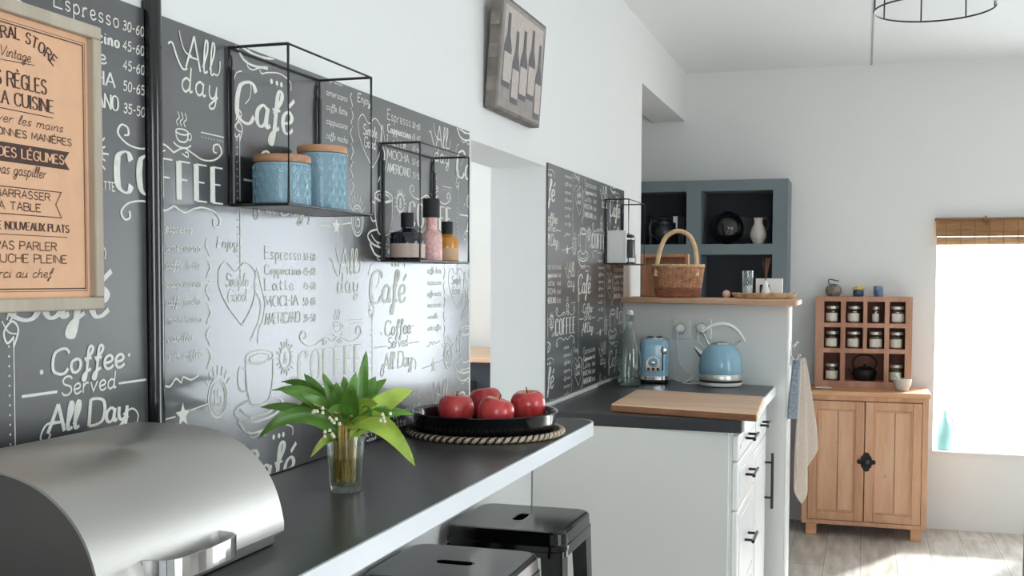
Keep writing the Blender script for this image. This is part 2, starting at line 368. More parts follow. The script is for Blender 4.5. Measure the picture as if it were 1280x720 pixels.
# ------------------------------------------------------------------ stroke lettering
# cap height 10, x height 5.5; 's' = straight run, 'c' = curve through the points
G = {
'A': (7, 's 0,0 3.5,10 7,0', 's 1.2,3.5 5.8,3.5'), 'B': (7, 's 4,0 0,0 0,10 4,10', 's 0,5.3 4,5.3', 'c 4,10 6,9.3 6,6.2 4,5.3 6.6,4.4 6.6,.8 4,0'),
'C': (7, 'c 6.8,8 5.6,9.7 3.6,10 1,8.6 .3,5 1,1.4 3.6,0 5.6,.3 6.8,2'), 'D': (7, 's 0,0 0,10 3,10', 'c 3,10 6,8.8 7,5 6,1.2 3,0', 's 3,0 0,0'),
'E': (6, 's 6,10 0,10 0,0 6,0', 's 0,5.2 4.6,5.2'), 'F': (6, 's 6,10 0,10 0,0', 's 0,5.2 4.6,5.2'), 'G': (7, 'c 6.8,8 5.6,9.7 3.6,10 1,8.6 .3,5 1,1.4 3.6,0 5.6,.3 6.8,1.6', 's 6.8,1.6 6.8,4.5 4.2,4.5'),
'H': (7, 's 0,0 0,10', 's 7,0 7,10', 's 0,5.2 7,5.2'), 'I': (1, 's .5,0 .5,10'), 'J': (5, 'c 4.5,10 4.5,2 3.4,.2 1.4,.1 0,2'), 'L': (5.6, 's 0,10 0,0 5.6,0'),
'M': (8, 's 0,0 .6,10 4,2 7.4,10 8,0'), 'N': (7, 's 0,0 0,10 7,0 7,10'), 'O': (7.4, 'c 3.7,10 1,8.6 .2,5 1,1.4 3.7,0 6.4,1.4 7.2,5 6.4,8.6 3.7,10'),
'P': (6.4, 's 0,0 0,10 3.6,10', 'c 3.6,10 6.2,9 6.2,6 3.6,5', 's 3.6,5 0,5'), 'Q': (7.4, 'c 3.7,10 1,8.6 .2,5 1,1.4 3.7,0 6.4,1.4 7.2,5 6.4,8.6 3.7,10', 's 4.4,2.4 7.2,-.8'),
'R': (6.8, 's 0,0 0,10 3.6,10', 'c 3.6,10 6.2,9 6.2,6.2 3.6,5.2', 's 0,5.2 3.6,5.2 6.8,0'), 'S': (6, 'c 5.6,8.4 4.2,9.9 1.8,9.8 .4,8 1.2,6 3,5.2 5,4.2 5.6,2 4.2,.2 1.6,.1 .2,1.8'),
'T': (7, 's 0,10 7,10', 's 3.5,10 3.5,0'), 'U': (7, 's 0,10 0,3', 'c 0,3 1,.6 3.5,0 6,.6 7,3', 's 7,3 7,10'), 'V': (7, 's 0,10 3.5,0 7,10'), 'X': (7, 's 0,0 7,10', 's 0,10 7,0'), 'Y': (7, 's 0,10 3.5,5 7,10', 's 3.5,5 3.5,0'),
'É': (6, 's 6,10 0,10 0,0 6,0', 's 0,5.2 4.6,5.2', 's 2.4,11.2 4.2,12.8'), 'È': (6, 's 6,10 0,10 0,0 6,0', 's 0,5.2 4.6,5.2', 's 4,11.2 2,12.8'),
'a': (5.4, 'c 4.2,4.6 2.5,5.5 .7,4 .6,1.6 2,.1 3.8,1.2 4.4,5', 'c 4.4,5.2 4.2,1.6 4.8,.2 5.8,.9'), 'b': (5.2, 's .6,10 .6,.4', 'c .6,3.6 2.4,5.5 4.4,4 4.5,1.6 2.6,0 .6,1'),
'c': (4.6, 'c 4.2,4.4 2.6,5.5 .8,4.2 .6,1.6 2.2,0 4.6,1.1'), 'd': (5.4, 'c 4.2,4.6 2.5,5.5 .7,4 .6,1.6 2,.1 3.8,1.2 4.4,4', 'c 4.5,10 4.4,3 4.6,.4 5.8,.9'),
'e': (4.8, 'c .6,2.4 3.4,2.9 4.1,4.3 2.8,5.6 1,4.6 .6,2.2 1.8,.1 3.4,.1 4.9,1.3'), 'é': (4.8, 'c .6,2.4 3.4,2.9 4.1,4.3 2.8,5.6 1,4.6 .6,2.2 1.8,.1 3.4,.1 4.9,1.3', 's 2.6,7 4.6,9'),
'f': (4, 'c 1,4 3.4,7.4 3.8,9.4 2.8,10.2 2,8.6 1.9,4 1.8,-1 1.3,-3.6 .4,-3 1,-1 3.6,.8', 's .4,5.2 3.6,5.2'), 'g': (5.2, 'c 4.2,4.6 2.5,5.5 .7,4 .6,1.6 2,.1 3.8,1.2 4.4,5', 'c 4.4,5.2 4.4,-1 3.4,-3.8 1.6,-3.6 1.4,-2 5.4,1'),
'h': (5.2, 's .6,10 .6,0', 'c .6,3 2.4,5.5 4,4.6 4.2,2 4.4,.3 5.4,.8'), 'i': (2, 'c .8,5.5 .7,2 1,.3 2.2,.8', 's .9,7.2 1,7.8'), 'j': (2, 'c 1,5.5 1,-2 0,-3.6', 's 1,7.2 1,7.8'),
'k': (5, 's .6,10 .6,0', 'c 4,5.4 .8,2.6', 's 1.6,3.4 4.6,0'), 'l': (2.6, 'c .3,1.6 2.2,6.4 2.4,9.4 1.5,10 .9,7 .8,2 1.3,.2 2.8,.9'), 'm': (8, 's .6,5.4 .6,0', 'c .6,3 2,5.5 3.5,4.8 3.7,2.4 3.7,0', 'c 3.7,3 5.2,5.5 6.7,4.8 6.9,2 7.1,.3 8.2,.9'),
'n': (5.4, 's .6,5.4 .6,0', 'c .6,3 2.4,5.6 4,4.7 4.2,2 4.4,.3 5.6,.9'), 'o': (5, 'c 2.5,5.5 .8,4.4 .6,2 1.8,.1 3.6,.5 4.5,2.6 4,4.8 2.5,5.5 '), 'p': (5.2, 's .6,5.4 .6,-4', 'c .6,3.6 2.4,5.5 4.4,4 4.5,1.6 2.6,0 .6,1'),
'r': (4, 's .6,5.4 .6,0', 'c .6,3 2,5.2 3.6,5'), 's': (4.2, 'c 3.8,4.6 2.4,5.6 .9,4.8 1,3.2 2.6,2.6 3.7,1.4 2.4,0 .4,.9'), 't': (3.4, 'c 1.4,8.6 1.3,3 1.5,.5 3.4,.8', 's 0,5.4 3,5.4'),
'u': (5.4, 'c .6,5.4 .6,1.6 1.8,.1 3.6,1 4.3,3.4', 'c 4.4,5.4 4.4,1.6 4.7,.2 5.7,.9'), 'v': (4.8, 's .3,5.4 2.3,0 4.4,5.4'), 'x': (4.8, 's .3,5.4 4.3,0', 's .3,0 4.3,5.4'),
'y': (5.2, 'c .6,5.4 .7,2 2,.2 3.8,1.2 4.4,4', 'c 4.5,5.4 4.5,0 3.8,-3.2 2,-4 1,-3 2.4,-1.4 5.4,1.2'), 'w': (7, 's .3,5.4 1.9,0 3.5,5 5.1,0 6.7,5.4'),
'0': (5.4, 'c 2.7,10 .8,8.4 .3,5 1,1.2 2.7,0 4.4,1.2 5.1,5 4.6,8.4 2.7,10'), '1': (3, 's .4,8 2,10 2,0'), '3': (5.4, 'c .6,8.6 2.6,10 4.6,8.6 4.2,6.2 2.2,5.4 4.8,4.4 5,1.6 2.8,0 .3,1.4'), '4': (5.6, 's 4,0 4,10 .2,3 5.6,3'),
'5': (5.4, 's 4.8,10 1,10 .7,5.6', 'c .7,5.6 3.4,6.2 5,4.2 4.4,1 2.2,0 .3,1.2'), '6': (5.4, 'c 4.4,9.8 1.6,7.4 .4,3.6 1.4,.4 3.6,.2 5,2.4 4,5.2 1.8,5.2 .5,3.4'), '-': (4, 's .4,4.6 3.6,4.6'), '&': (6.4, 'c 6.2,0 2.4,5.6 1.6,8 2.8,10 4.2,8.4 3.4,6.4 .8,3.6 .8,1 3,0 5.4,2 6,4.4'),
"'": (1.4, 's .8,10 .6,8'), ' ': (3.6,),
}
def strokes(ch):
    out = []
    for s in G[ch][1:]:
        k, *pts = s.split(); P = [tuple(float(a) for a in q.split(',')) for q in pts]
        out.append((k, P))
    return out
RB = [0]
def ribbon(b, pts, hw, place, m=0, thick=None):
    """flat stroke of half width hw; thick = half width of upright strokes"""
    P = [Vector((x, y)) for x, y in pts]; n = len(P)
    if n < 2: return
    vs = []
    closed = (P[0]-P[-1]).length < 1e-7 and n > 3
    for i in range(n):
        a = P[i-1] if i else (P[-2] if closed else P[0]); c = P[i+1] if i < n-1 else (P[1] if closed else P[-1])
        d1 = (P[i]-a); d2 = (c-P[i])
        d1 = d1.normalized() if d1.length > 1e-9 else d2.normalized(); d2 = d2.normalized() if d2.length > 1e-9 else d1
        t = d1+d2; t = t.normalized() if t.length > 1e-6 else d1
        nrm = Vector((-t.y, t.x)); k = max(.55, t.dot(d1))
        wv = hw if thick is None else hw+(thick-hw)*abs(t.y)**2
        vs += [P[i]+nrm*wv/k, P[i]-nrm*wv/k]
    RB[0] = (RB[0]+1) % 37
    q = [Vector(place(v.x, v.y)) for v in vs]      # strokes lie a hair apart so that crossings do not coincide
    b.add([(v.x+RB[0]*1.1e-5+i*4e-7, v.y, v.z) for i, v in enumerate(q)], [(2*i, 2*i+1, 2*i+3, 2*i+2) for i in range(n-1)], m)
def smooth2(P, k=5, closed=False): return [(q.x, q.y) for q in cr([Vector((x, y, 0)) for x, y in P], k, closed)]
def text(b, s, y, z, h, place, width=None, w=.0011, thick=None, slant=0, gap=1.6, right=None, center=None, serif=0, m=0, arc=None, jit=0):
    """write s with its base line at z, capitals h tall"""
    adv = sum(G[c][0]+gap for c in s)-gap; sy = h/10
    sx = width/adv if width else sy
    if right is not None: y = right-adv*sx
    if center is not None: y = center-adv*sx/2
    x = 0
    for ch in s:
        xm = x+G[ch][0]/2; dz = random.uniform(-jit, jit)
        def tr(px, py):
            X = y+(x+px+slant*py)*sx; Z = z+py*sy+dz
            if arc:
                yc, R = arc; mid = y+xm*sx; a = (mid-yc)/R; lx = X-mid
                return (yc+R*math.sin(a)+lx*math.cos(a)+(Z-z)*math.sin(a), z-R*(1-math.cos(a))-lx*math.sin(a)+(Z-z)*math.cos(a))
            return (X, Z)
        for k, P in strokes(ch):
            Q = smooth2(P) if k == 'c' else P
            Q = [tr(*q) for q in Q]
            if k == 's' and thick is not None:
                for i in range(len(Q)-1): ribbon(b, Q[i:i+2], w, place, m, thick)
            else: ribbon(b, Q, w, place, m, thick)
            if serif and (ch.isupper() or k == 's'):
                for e, o in ((P[0], P[1]), (P[-1], P[-2])):
                    if abs(e[1]-o[1]) > 2 and (abs(e[1]) < .1 or abs(e[1]-10) < .1):
                        ribbon(b, [tr(e[0]-serif, e[1]), tr(e[0]+serif, e[1])], w, place, m)
        x += G[ch][0]+gap
def disc(b, y, z, r, place, m=0, n=14, ry=None): b.add([place(y+r*math.cos(2*math.pi*i/n), z+(ry or r)*math.sin(2*math.pi*i/n)) for i in range(n)], [tuple(range(n))], m)
def curve(b, P, w, place, k=6, m=0, closed=False, thick=None): ribbon(b, smooth2(P, k, closed)+([P[0]] if closed else []), w, place, m, thick)
def ring(b, y, z, r, w, place, rz=None, m=0):
    P = [(y+r*math.cos(2*math.pi*i/28), z+(rz or r)*math.sin(2*math.pi*i/28)) for i in range(28)]
    ribbon(b, P+[P[0]], w, place, m)

def motif(b, oy, oz, pl0):
    """one repeat of the coffee-shop lettering printed on the boards"""
    pl = lambda y, z: pl0(y+oy, z+oz)
    # price list
    rows = (('Espresso', 1.272, 1.630, .021, .0009, None, '30-60'), ('Cappuccino', 1.272, 1.604, .0165, .0009, .0022, '45-60'), ('Latte', 1.245, 1.578, .019, .0012, None, '45-60'),
            ('MOCHA', 1.262, 1.5505, .018, .0009, .0018, '50-65'), ('AMERICANO', 1.268, 1.521, .019, .0009, .0018, '35-50'))
    for s, yr, z, h, wd, th, pr in rows:
        text(b, s, 1.147, z, h, pl, width=yr-1.147, w=wd, thick=th, serif=.9 if s[:2] in 'EsLa' else 0)
        text(b, pr, 1.279, z+.0, .0125, pl, width=.046, w=.0009, slant=.12)
    # All day
    curve(b, [(1.381, 1.632), (1.391, 1.635), (1.403, 1.616), (1.416, 1.603), (1.428, 1.605)], .0014, pl, thick=.0022)
    curve(b, [(1.408, 1.656), (1.414, 1.640), (1.424, 1.628), (1.440, 1.625)], .0012, pl)
    text(b, 'All', 1.424, 1.606, .049, pl, width=.074, w=.0014, thick=.0022, slant=.06, gap=.8)
    curve(b, [(1.497, 1.610), (1.507, 1.609), (1.514, 1.618), (1.515, 1.632)], .0013, pl)
    text(b, 'day', 1.412, 1.571, .037, pl, width=.095, w=.0017, slant=.08)
    # small cup with steam
    curve(b, [(1.398, 1.512), (1.400, 1.503), (1.407, 1.498), (1.42, 1.498), (1.427, 1.503), (1.429, 1.512)], .0012, pl); ring(b, 1.4135, 1.512, .0155, .0011, pl, .004); ring(b, 1.432, 1.507, .005, .0009, pl)
    curve(b, [(1.392, 1.495), (1.404, 1.490), (1.424, 1.490), (1.436, 1.495)], .0012, pl)
    for q in (-.009, 0, .009): curve(b, [(1.413+q, 1.52), (1.409+q, 1.526), (1.416+q, 1.532), (1.412+q, 1.54)], .0009, pl)
    ribbon(b, [(1.462, 1.5175), (1.525, 1.5175)], .0009, pl)
    for k in range(8): disc(b, 1.466+k*.008, 1.511, .0011, pl, n=6)
    # COFFEE with flourishes
    text(b, 'COFFEE', 1.262, 1.415, .054, pl, width=.258, w=.0012, thick=.0066, gap=3.4, serif=1.3)
    for s in (1, -1):
        f = lambda y: 1.392+s*(y)
        curve(b, [(f(.0), 1.480), (f(.025), 1.489), (f(.05), 1.483), (f(.075), 1.477), (f(.105), 1.480), (f(.125), 1.492), (f(.118), 1.504), (f(.105), 1.502), (f(.103), 1.493), (f(.112), 1.491)], .0012, pl, thick=.0022)
        curve(b, [(f(.02), 1.481), (f(.035), 1.477), (f(.035), 1.484), (f(.028), 1.483)], .0011, pl)
        curve(b, [(f(.0), 1.404), (f(.025), 1.396), (f(.05), 1.403), (f(.075), 1.406), (f(.105), 1.401), (f(.12), 1.389), (f(.113), 1.379), (f(.102), 1.382), (f(.103), 1.391)], .0012, pl, thick=.0022)
    # Cafe
    text(b, 'Café', 1.556, 1.548, .066, pl, width=.185, w=.0022, thick=.0062, slant=.14, gap=.4)
    curve(b, [(1.60, 1.617), (1.606, 1.606), (1.602, 1.59), (1.588, 1.578)], .0009, pl); curve(b, [(1.552, 1.548), (1.562, 1.535), (1.575, 1.532)], .0009, pl); curve(b, [(1.578, 1.628), (1.562, 1.622), (1.553, 1.605)], .0009, pl)
    curve(b, [(1.56, 1.668), (1.585, 1.647), (1.62, 1.643), (1.66, 1.648)], .0018, pl, thick=.004); curve(b, [(1.592, 1.672), (1.61, 1.660), (1.64, 1.661)], .0011, pl)
    curve(b, [(1.593, 1.648), (1.597, 1.638), (1.612, 1.636), (1.634, 1.643), (1.66, 1.645)], .0011, pl); curve(b, [(1.633, 1.641), (1.64, 1.635), (1.66, 1.64), (1.70, 1.645), (1.735, 1.637), (1.737, 1.622)], .0011, pl)
    for q in (1.672, 1.69, 1.705): disc(b, q, 1.6275, .0045, pl)
    # Coffee served all day
    text(b, 'Coffee', 1.132, 1.182, .031, pl, width=.142, w=.0018, thick=.0026, slant=.1, gap=.5)
    disc(b, 1.116, 1.187, .0032, pl); disc(b, 1.285, 1.197, .0026, pl)
    text(b, 'Served', 1.15, 1.155, .023, pl, width=.105, w=.0013, slant=.1, gap=.6)
    b.add([pl(1.082, 1.159), pl(1.143, 1.159), pl(1.143, 1.1625), pl(1.082, 1.1625)], [(0, 1, 2, 3)]); b.add([pl(1.262, 1.159), pl(1.322, 1.159), pl(1.322, 1.162), pl(1.262, 1.162)], [(0, 1, 2, 3)])
    text(b, 'All Day', 1.125, 1.111, .034, pl, width=.155, w=.0018, thick=.0032, slant=.1, gap=.5)
    curve(b, [(1.27, 1.118), (1.29, 1.124), (1.303, 1.114), (1.298, 1.10)], .0012, pl); curve(b, [(1.14, 1.124), (1.122, 1.122), (1.112, 1.108), (1.12, 1.1), (1.13, 1.11)], .0014, pl)
    # small script column
    for k, s in enumerate(('espresso', 'americano', 'caffe latte', 'cappuccino', 'caffe mocha', 'macchiato', 'vanilla', 'irish coffee')):
        text(b, s, 1.37, 1.366-k*.0262, .0125, pl, width=.088 if len(s) > 8 else .066, w=.0007, slant=.2, gap=.7)
    # vertical scroll beside it
    for k in range(6):
        z = 1.36-k*.034; s = 1 if k % 2 else -1
        curve(b, [(1.478, z), (1.478+s*.006, z-.009), (1.478, z-.018), (1.478-s*.004, z-.026)], .0009, pl, thick=.0015); disc(b, 1.478+s*.003, z-.03, .0016, pl, n=8)
    # heart with writing, spoon of steam and the big cup
    text(b, 'Enjoy', 1.503, 1.348, .016, pl, width=.06, w=.0011, slant=.15, gap=.7)
    curve(b, [(1.574, 1.226), (1.535, 1.255), (1.51, 1.285), (1.508, 1.312), (1.528, 1.326), (1.556, 1.312), (1.585, 1.326), (1.614, 1.312), (1.617, 1.285), (1.604, 1.255), (1.574, 1.226)], .0011, pl)
    text(b, 'Simple', 1.528, 1.288, .02, pl, width=.066, w=.0012, slant=.15, gap=.7); text(b, 'Good', 1.532, 1.264, .02, pl, width=.055, w=.0012, slant=.15, gap=.7)
    curve(b, [(1.622, 1.318), (1.614, 1.285), (1.632, 1.262), (1.628, 1.235), (1.612, 1.214), (1.6, 1.2)], .0011, pl, thick=.002); curve(b, [(1.622, 1.318), (1.634, 1.288), (1.645, 1.262), (1.64, 1.235), (1.625, 1.215), (1.622, 1.195)], .0009, pl)
    ring(b, 1.628, 1.172, .044, .0016, pl, .0115); ring(b, 1.628, 1.17, .032, .0012, pl, .007)
    curve(b, [(1.584, 1.172), (1.586, 1.13), (1.597, 1.102), (1.612, 1.094), (1.644, 1.094), (1.659, 1.102), (1.67, 1.13), (1.672, 1.172)], .0018, pl)
    curve(b, [(1.586, 1.155), (1.565, 1.158), (1.561, 1.135), (1.572, 1.12), (1.59, 1.122)], .0016, pl)
    curve(b, [(1.596, 1.104), (1.562, 1.098), (1.55, 1.087), (1.575, 1.073), (1.628, 1.067), (1.68, 1.073), (1.704, 1.087), (1.69, 1.098), (1.66, 1.104)], .002, pl)
    curve(b, [(1.566, 1.092), (1.59, 1.079), (1.628, 1.076), (1.664, 1.079), (1.69, 1.092)], .0014, pl)
    # gear with ampersand, round badge, star, lines
    ring(b, 1.715, 1.165, .019, .0022, pl)
    for k in range(18):
        a = 2*math.pi*k/18; r0, r1 = .021, (.027 if k % 2 else .032); ribbon(b, [(1.715+r0*math.cos(a), 1.165+r0*math.sin(a)), (1.715+r1*math.cos(a), 1.165+r1*math.sin(a))], .0013, pl)
    text(b, '&', 1.708, 1.155, .019, pl, w=.0014); text(b, 'LATTE', 1.72, 1.118, .011, pl, width=.04, w=.0009)
    ring(b, 1.502, 1.117, .026, .0016, pl, .030); ring(b, 1.502, 1.117, .020, .0009, pl, .024); text(b, '15', 1.49, 1.105, .024, pl, width=.023, w=.0015)
    for k in range(7):
        a = math.radians(35+k*18); ribbon(b, [(1.502+.031*math.cos(a), 1.117+.035*math.sin(a)), (1.502+.043*math.cos(a), 1.117+.05*math.sin(a))], .001, pl)
    P = [];
    for k in range(10):
        a = math.pi/2+k*math.pi/5; r = .019 if k % 2 == 0 else .008; P.append((1.409+r*math.cos(a), 1.101+r*math.sin(a)))
    b.add([pl(*q) for q in P]+[pl(1.409, 1.101)], [(i, (i+1) % 10, 10) for i in range(10)])
    ribbon(b, [(1.34, 1.099), (1.39, 1.101)], .0011, pl); ribbon(b, [(1.428, 1.106), (1.475, 1.111)], .0011, pl)
    curve(b, [(1.365, 1.148), (1.378, 1.146), (1.392, 1.156), (1.405, 1.149), (1.41, 1.157), (1.43, 1.151), (1.45, 1.156)], .0014, pl, 3)
    # dotted column
    ribbon(b, [(1.070, .99), (1.070, 1.232)], .0009, pl)
    for k in range(21): disc(b, 1.0625, .993+k*.0114, .0015, pl, n=6)
    curve(b, [(1.071, 1.232), (1.06, 1.225), (1.055, 1.238), (1.068, 1.25), (1.078, 1.24), (1.07, 1.22)], .0014, pl); curve(b, [(1.06, 1.252), (1.068, 1.268), (1.076, 1.262), (1.064, 1.25)], .0013, pl)
def board(name, label, y0, y1, z0, z1, shift, group):
    o = MB().box(.0005, .006, y0, y1, z0, z1).build(name, 'chalkboard', origin=(0, (y0+y1)/2, z0), bevel=.0008)
    tag(o, label, 'wall panel', group)
    b = MB(); pl = lambda y, z: (.0064, y, z)
    for k in range(-2, 5):
        for oy, oz in ((k, 0), (k+.5, -.297), (k+.5, .297), (k, -.594), (k, .594)):
            oy += shift
            if oy+1.80 < y0 or oy+1.05 > y1 or 1.68+oz < z0 or 1.06+oz > z1: continue
            motif(b, oy, oz, pl)
    e = .002
    b.build('lettering', 'chalk', o, smooth=None, fix=False, clip=[((0, y0+e, 0), (0, -1, 0)), ((0, y1-e, 0), (0, 1, 0)), ((0, 0, z0+e), (0, 0, -1)), ((0, 0, z1-e), (0, 0, 1))])
g = 'printed coffee lettering wall panels'
BAR = .97
board('chalkboard_panel', 'black coffee lettering wall panel left of the vertical black strip, behind the orange poster', .55, 1.327, BAR+.001, 1.668, 0, g)
board('chalkboard_panel', 'long black coffee lettering wall panel behind the two wire shelves and the plant', 1.352, 2.655, BAR+.001, 1.668, 0, g)
board('chalkboard_panel', 'narrow black coffee lettering wall panel above the kitchen worktop, left of the basket ledge', 3.385, 4.553, .913, 1.664, 1.72, g)
b = MB(); b.tube([(.010, 1.3395, BAR+.001), (.010, 1.3395, 1.685)], .0125, 14)
b.box(.0008, .008, 1.328, 1.351, BAR+.001, 1.68)
tag(b.build('joint_strip', 'black_gloss', origin=(0, 1.34, BAR)), 'glossy black vertical strip covering the joint between two wall panels', 'trim strip')

# ------------------------------------------------------------------ bar and kitchen worktop
t = thing('breakfast_bar', 'long dark breakfast bar top with white edge along the left wall', 'bar counter', (.18, 1.5, BAR-.035))
arc = [(.293+.06*math.cos(a), 2.52+.06*math.sin(a)) for a in [math.pi/2*i/8 for i in range(9)]]
BP = [(.002, .2), (.353, .2)]+arc+[(.002, 2.582)]
MB().prism(BP, BAR-.031, BAR).build('counter_top', 'laminate', t, smooth=None)
eo = [(.293+.065*math.cos(a), 2.52+.065*math.sin(a)) for a in [math.pi/2*i/8 for i in range(9)]]; ei = [(.293+.0605*math.cos(a), 2.52+.0605*math.sin(a)) for a in [math.pi/2*i/8 for i in range(9)]]
MB().prism([(.3535, .2), (.358, .2)]+eo+ei[::-1], BAR-.0315, BAR-.0003).build('edge_band', 'edge_white', t, smooth=40)
t = thing('kitchen_worktop', 'dark kitchen worktop with white front edge carrying toaster and kettle', 'worktop', (.32, 3.8, .865))
MB().prism([(.002, 3.262), (.628, 3.212), (.636, 4.318), (.002, 4.548)], .865, .90).build('counter_top', 'laminate', t, smooth=None, bevel=.002)
MB().prism([(.629, 3.235), (.634, 3.235), (.642, 4.316), (.637, 4.318)], .866, .8995).build('edge_band', 'white_gloss', t, smooth=None)
tag(MB().prism([(.0065, 3.30), (.018, 3.30), (.018, 4.05), (.0065, 4.05)], .9005, .912).build('sealing_strip', 'sealant', origin=(.01, 3.6, .9), bevel=.002), 'thin white sealing strip along the back of the kitchen worktop', 'trim strip')
# base cabinets under it
def base_cab(name, label, y0, y1, fronts):
    t = thing(name, label, 'cabinet', (.3, (y0+y1)/2, 0), 'white base cabinets under the worktop')
    MB().box(.02, .595, y0, y1, .1, .8645).box(.02, .55, y0+.01, y1-.01, .001, .1).build('body', 'white_matt', t, smooth=None)
    for kind, z0, z1 in fronts:
        X = .6135
        d = MB().box(.5955, X, y0+.004, y1-.004, z0, z1).build('drawer' if kind == 'd' else 'door', 'white_gloss', t, bevel=.004)
        f = MB().prism([(y0+.05, z0+.03), (y1-.05, z0+.03), (y1-.05, z1-.03), (y0+.05, z1-.03)], X, X+.003, 'X'); f.build('field', 'white_gloss', d, bevel=.0025)
        h = MB()
        if kind == 'd':
            zc = (z0+z1)/2+.006; yc = (y0+y1)/2
            h.rod((X+.030, yc-.07, zc), (X+.030, yc+.07, zc), .0055); h.rod((X, yc-.05, zc), (X+.03, yc-.05, zc), .0042); h.rod((X, yc+.05, zc), (X+.03, yc+.05, zc), .0042)
        else:
            yc = y1-.07 if kind == 'l' else y0+.07
            h.rod((X+.030, yc, .46), (X+.030, yc, .665), .0055); h.rod((X, yc, .50), (X+.03, yc, .50), .0042); h.rod((X, yc, .63), (X+.03, yc, .63), .0042)
        h.build('handle', 'black_metal', d)
    return t
base_cab('base_cabinet', 'white base cabinet with a stack of drawers nearest the bar stools', 3.272, 3.762, (('d', .775, .848), ('d', .63, .77), ('d', .37, .625), ('d', .11, .365)))
base_cab('base_cabinet', 'white base cabinet with tall black door handle beside the half wall', 3.768, 4.26, (('d', .73, .848), ('l', .11, .725)))
t = MB().prism([(.004, 3.235), (.59, 3.235), (.59, 3.255), (.004, 3.255)], .002, .8645).build('end_panel', 'grey_panel', origin=(.3, 3.245, 0), smooth=None, bevel=.001)
tag(t, 'plain pale grey end panel closing the kitchen base cabinets behind the stools', 'panel')

# ledge on the half wall
MBp = MB().prism([(.001, 4.50), (.716, 4.236), (.722, 4.245), (.724, 4.50), (.715, 4.51), (.001, 4.77)], 1.2052, 1.228)
tag(MBp.build('ledge_board', 'oak', origin=(.35, 4.45, 1.205), bevel=.006, seg=3), 'pale wooden ledge board capping the half wall behind the kettle', 'shelf')
CAP = 1.2285

# ------------------------------------------------------------------ poster
PX = .010
t = thing('rules_poster', 'orange kitchen rules poster with French text in a pale wooden frame', 'poster', (PX, 1.073, 1.26))
y0, y1, z0, z1 = .929, 1.216, 1.2605, 1.618
b = MB(); fw = .016
b.box(.0062, .022, y0, y1, z0, z0+fw).box(.0062, .022, y0, y1, z1-fw, z1).box(.0062, .022, y0, y0+fw, z0+fw, z1-fw).box(.0062, .022, y1-fw, y1, z0+fw, z1-fw)
b.build('frame', 'frame_wood', t, bevel=.002)
b = MB().box(.0062, .012, y0+fw, y1-fw, z0+fw, z1-fw).build('print', 'kraft_print', t, smooth=None)
b2 = MB(); pl = lambda y, z: (.0124, y, z); pl2 = lambda y, z: (.0128, y, z); C0 = 1.073
iy0, iy1, iz0, iz1 = y0+fw+.006, y1-fw-.006, z0+fw+.008, z1-fw-.008
for q in (0, .003): ribbon(b2, [(iy0+q, iz0+q), (iy1-q, iz0+q), (iy1-q, iz1-q), (iy0+q, iz1-q), (iy0+q, iz0+q)], .0007 if q else .0003, pl)
text(b2, 'GENERAL STORE', 0, 1.576, .0125, pl, width=.132, center=C0+.003, w=.0007, thick=.0013, serif=1.2, arc=(C0+.003, .105))
text(b2, 'Vintage', 0, 1.553, .012, pl, width=.05, center=C0, w=.0005, slant=.25, gap=.6); ribbon(b2, [(1.045, 1.548), (1.105, 1.551)], .0004, pl)
text(b2, 'LES RÈGLES', 0, 1.520, .0165, pl, width=.103, center=C0, w=.0007, thick=.0014, serif=1.1)
text(b2, 'DE LA CUISINE', 0, 1.4995, .0145, pl, width=.127, center=C0, w=.0006, thick=.0013, serif=1.1)
ribbon(b2, [(1.01, 1.4935), (1.136, 1.4935)], .0005, pl)
text(b2, 'se laver les mains', 0, 1.4785, .0105, pl, width=.15, right=1.152, w=.0005, slant=.28, gap=.7)
text(b2, 'BONNES MANIÈRES', 0, 1.4635, .0082, pl, right=1.168, width=.135, w=.0006)
b2.add([pl(.972, 1.4555), pl(1.164, 1.4555), pl(1.154, 1.4445), pl(1.164, 1.4335), pl(.972, 1.4335)], [(0, 1, 2, 3, 4)])
text(b2, 'pas gaspiller', 0, 1.4195, .0125, pl, right=1.121, width=.081, w=.0005, slant=.28, gap=.7)
ribbon(b2, [(.995, 1.405), (1.148, 1.405), (1.138, 1.3895), (1.148, 1.374), (.995, 1.374)], .0006, pl)
text(b2, 'DÉBARRASSER', 0, 1.3935, .0085, pl, right=1.128, width=.11, w=.0006); text(b2, 'LA TABLE', 0, 1.379, .009, pl, center=C0, width=.077, w=.0006)
text(b2, 'DE NOUVEAUX PLATS', 0, 1.3565, .0088, pl, right=1.161, width=.128, w=.0005, thick=.0011, serif=1)
ribbon(b2, [(.99, 1.3505), (1.158, 1.3505)], .0004, pl)
text(b2, 'NE PAS PARLER', 0, 1.3335, .0095, pl, center=C0, width=.13, w=.0006); text(b2, 'LA BOUCHE PLEINE', 0, 1.3185, .0095, pl, center=C0, width=.166, w=.0006)
text(b2, 'merci au chef', 0, 1.301, .011, pl, center=C0, width=.112, w=.0005, slant=.28, gap=.7)
text(b2, 'DES LÉGUMES', 0, 1.4395, .0105, pl2, right=1.153, width=.11, w=.0006, thick=.0012, serif=1, m=1)
b2.build('printing', ['ink', 'kraft_print'], t, smooth=None, fix=False)

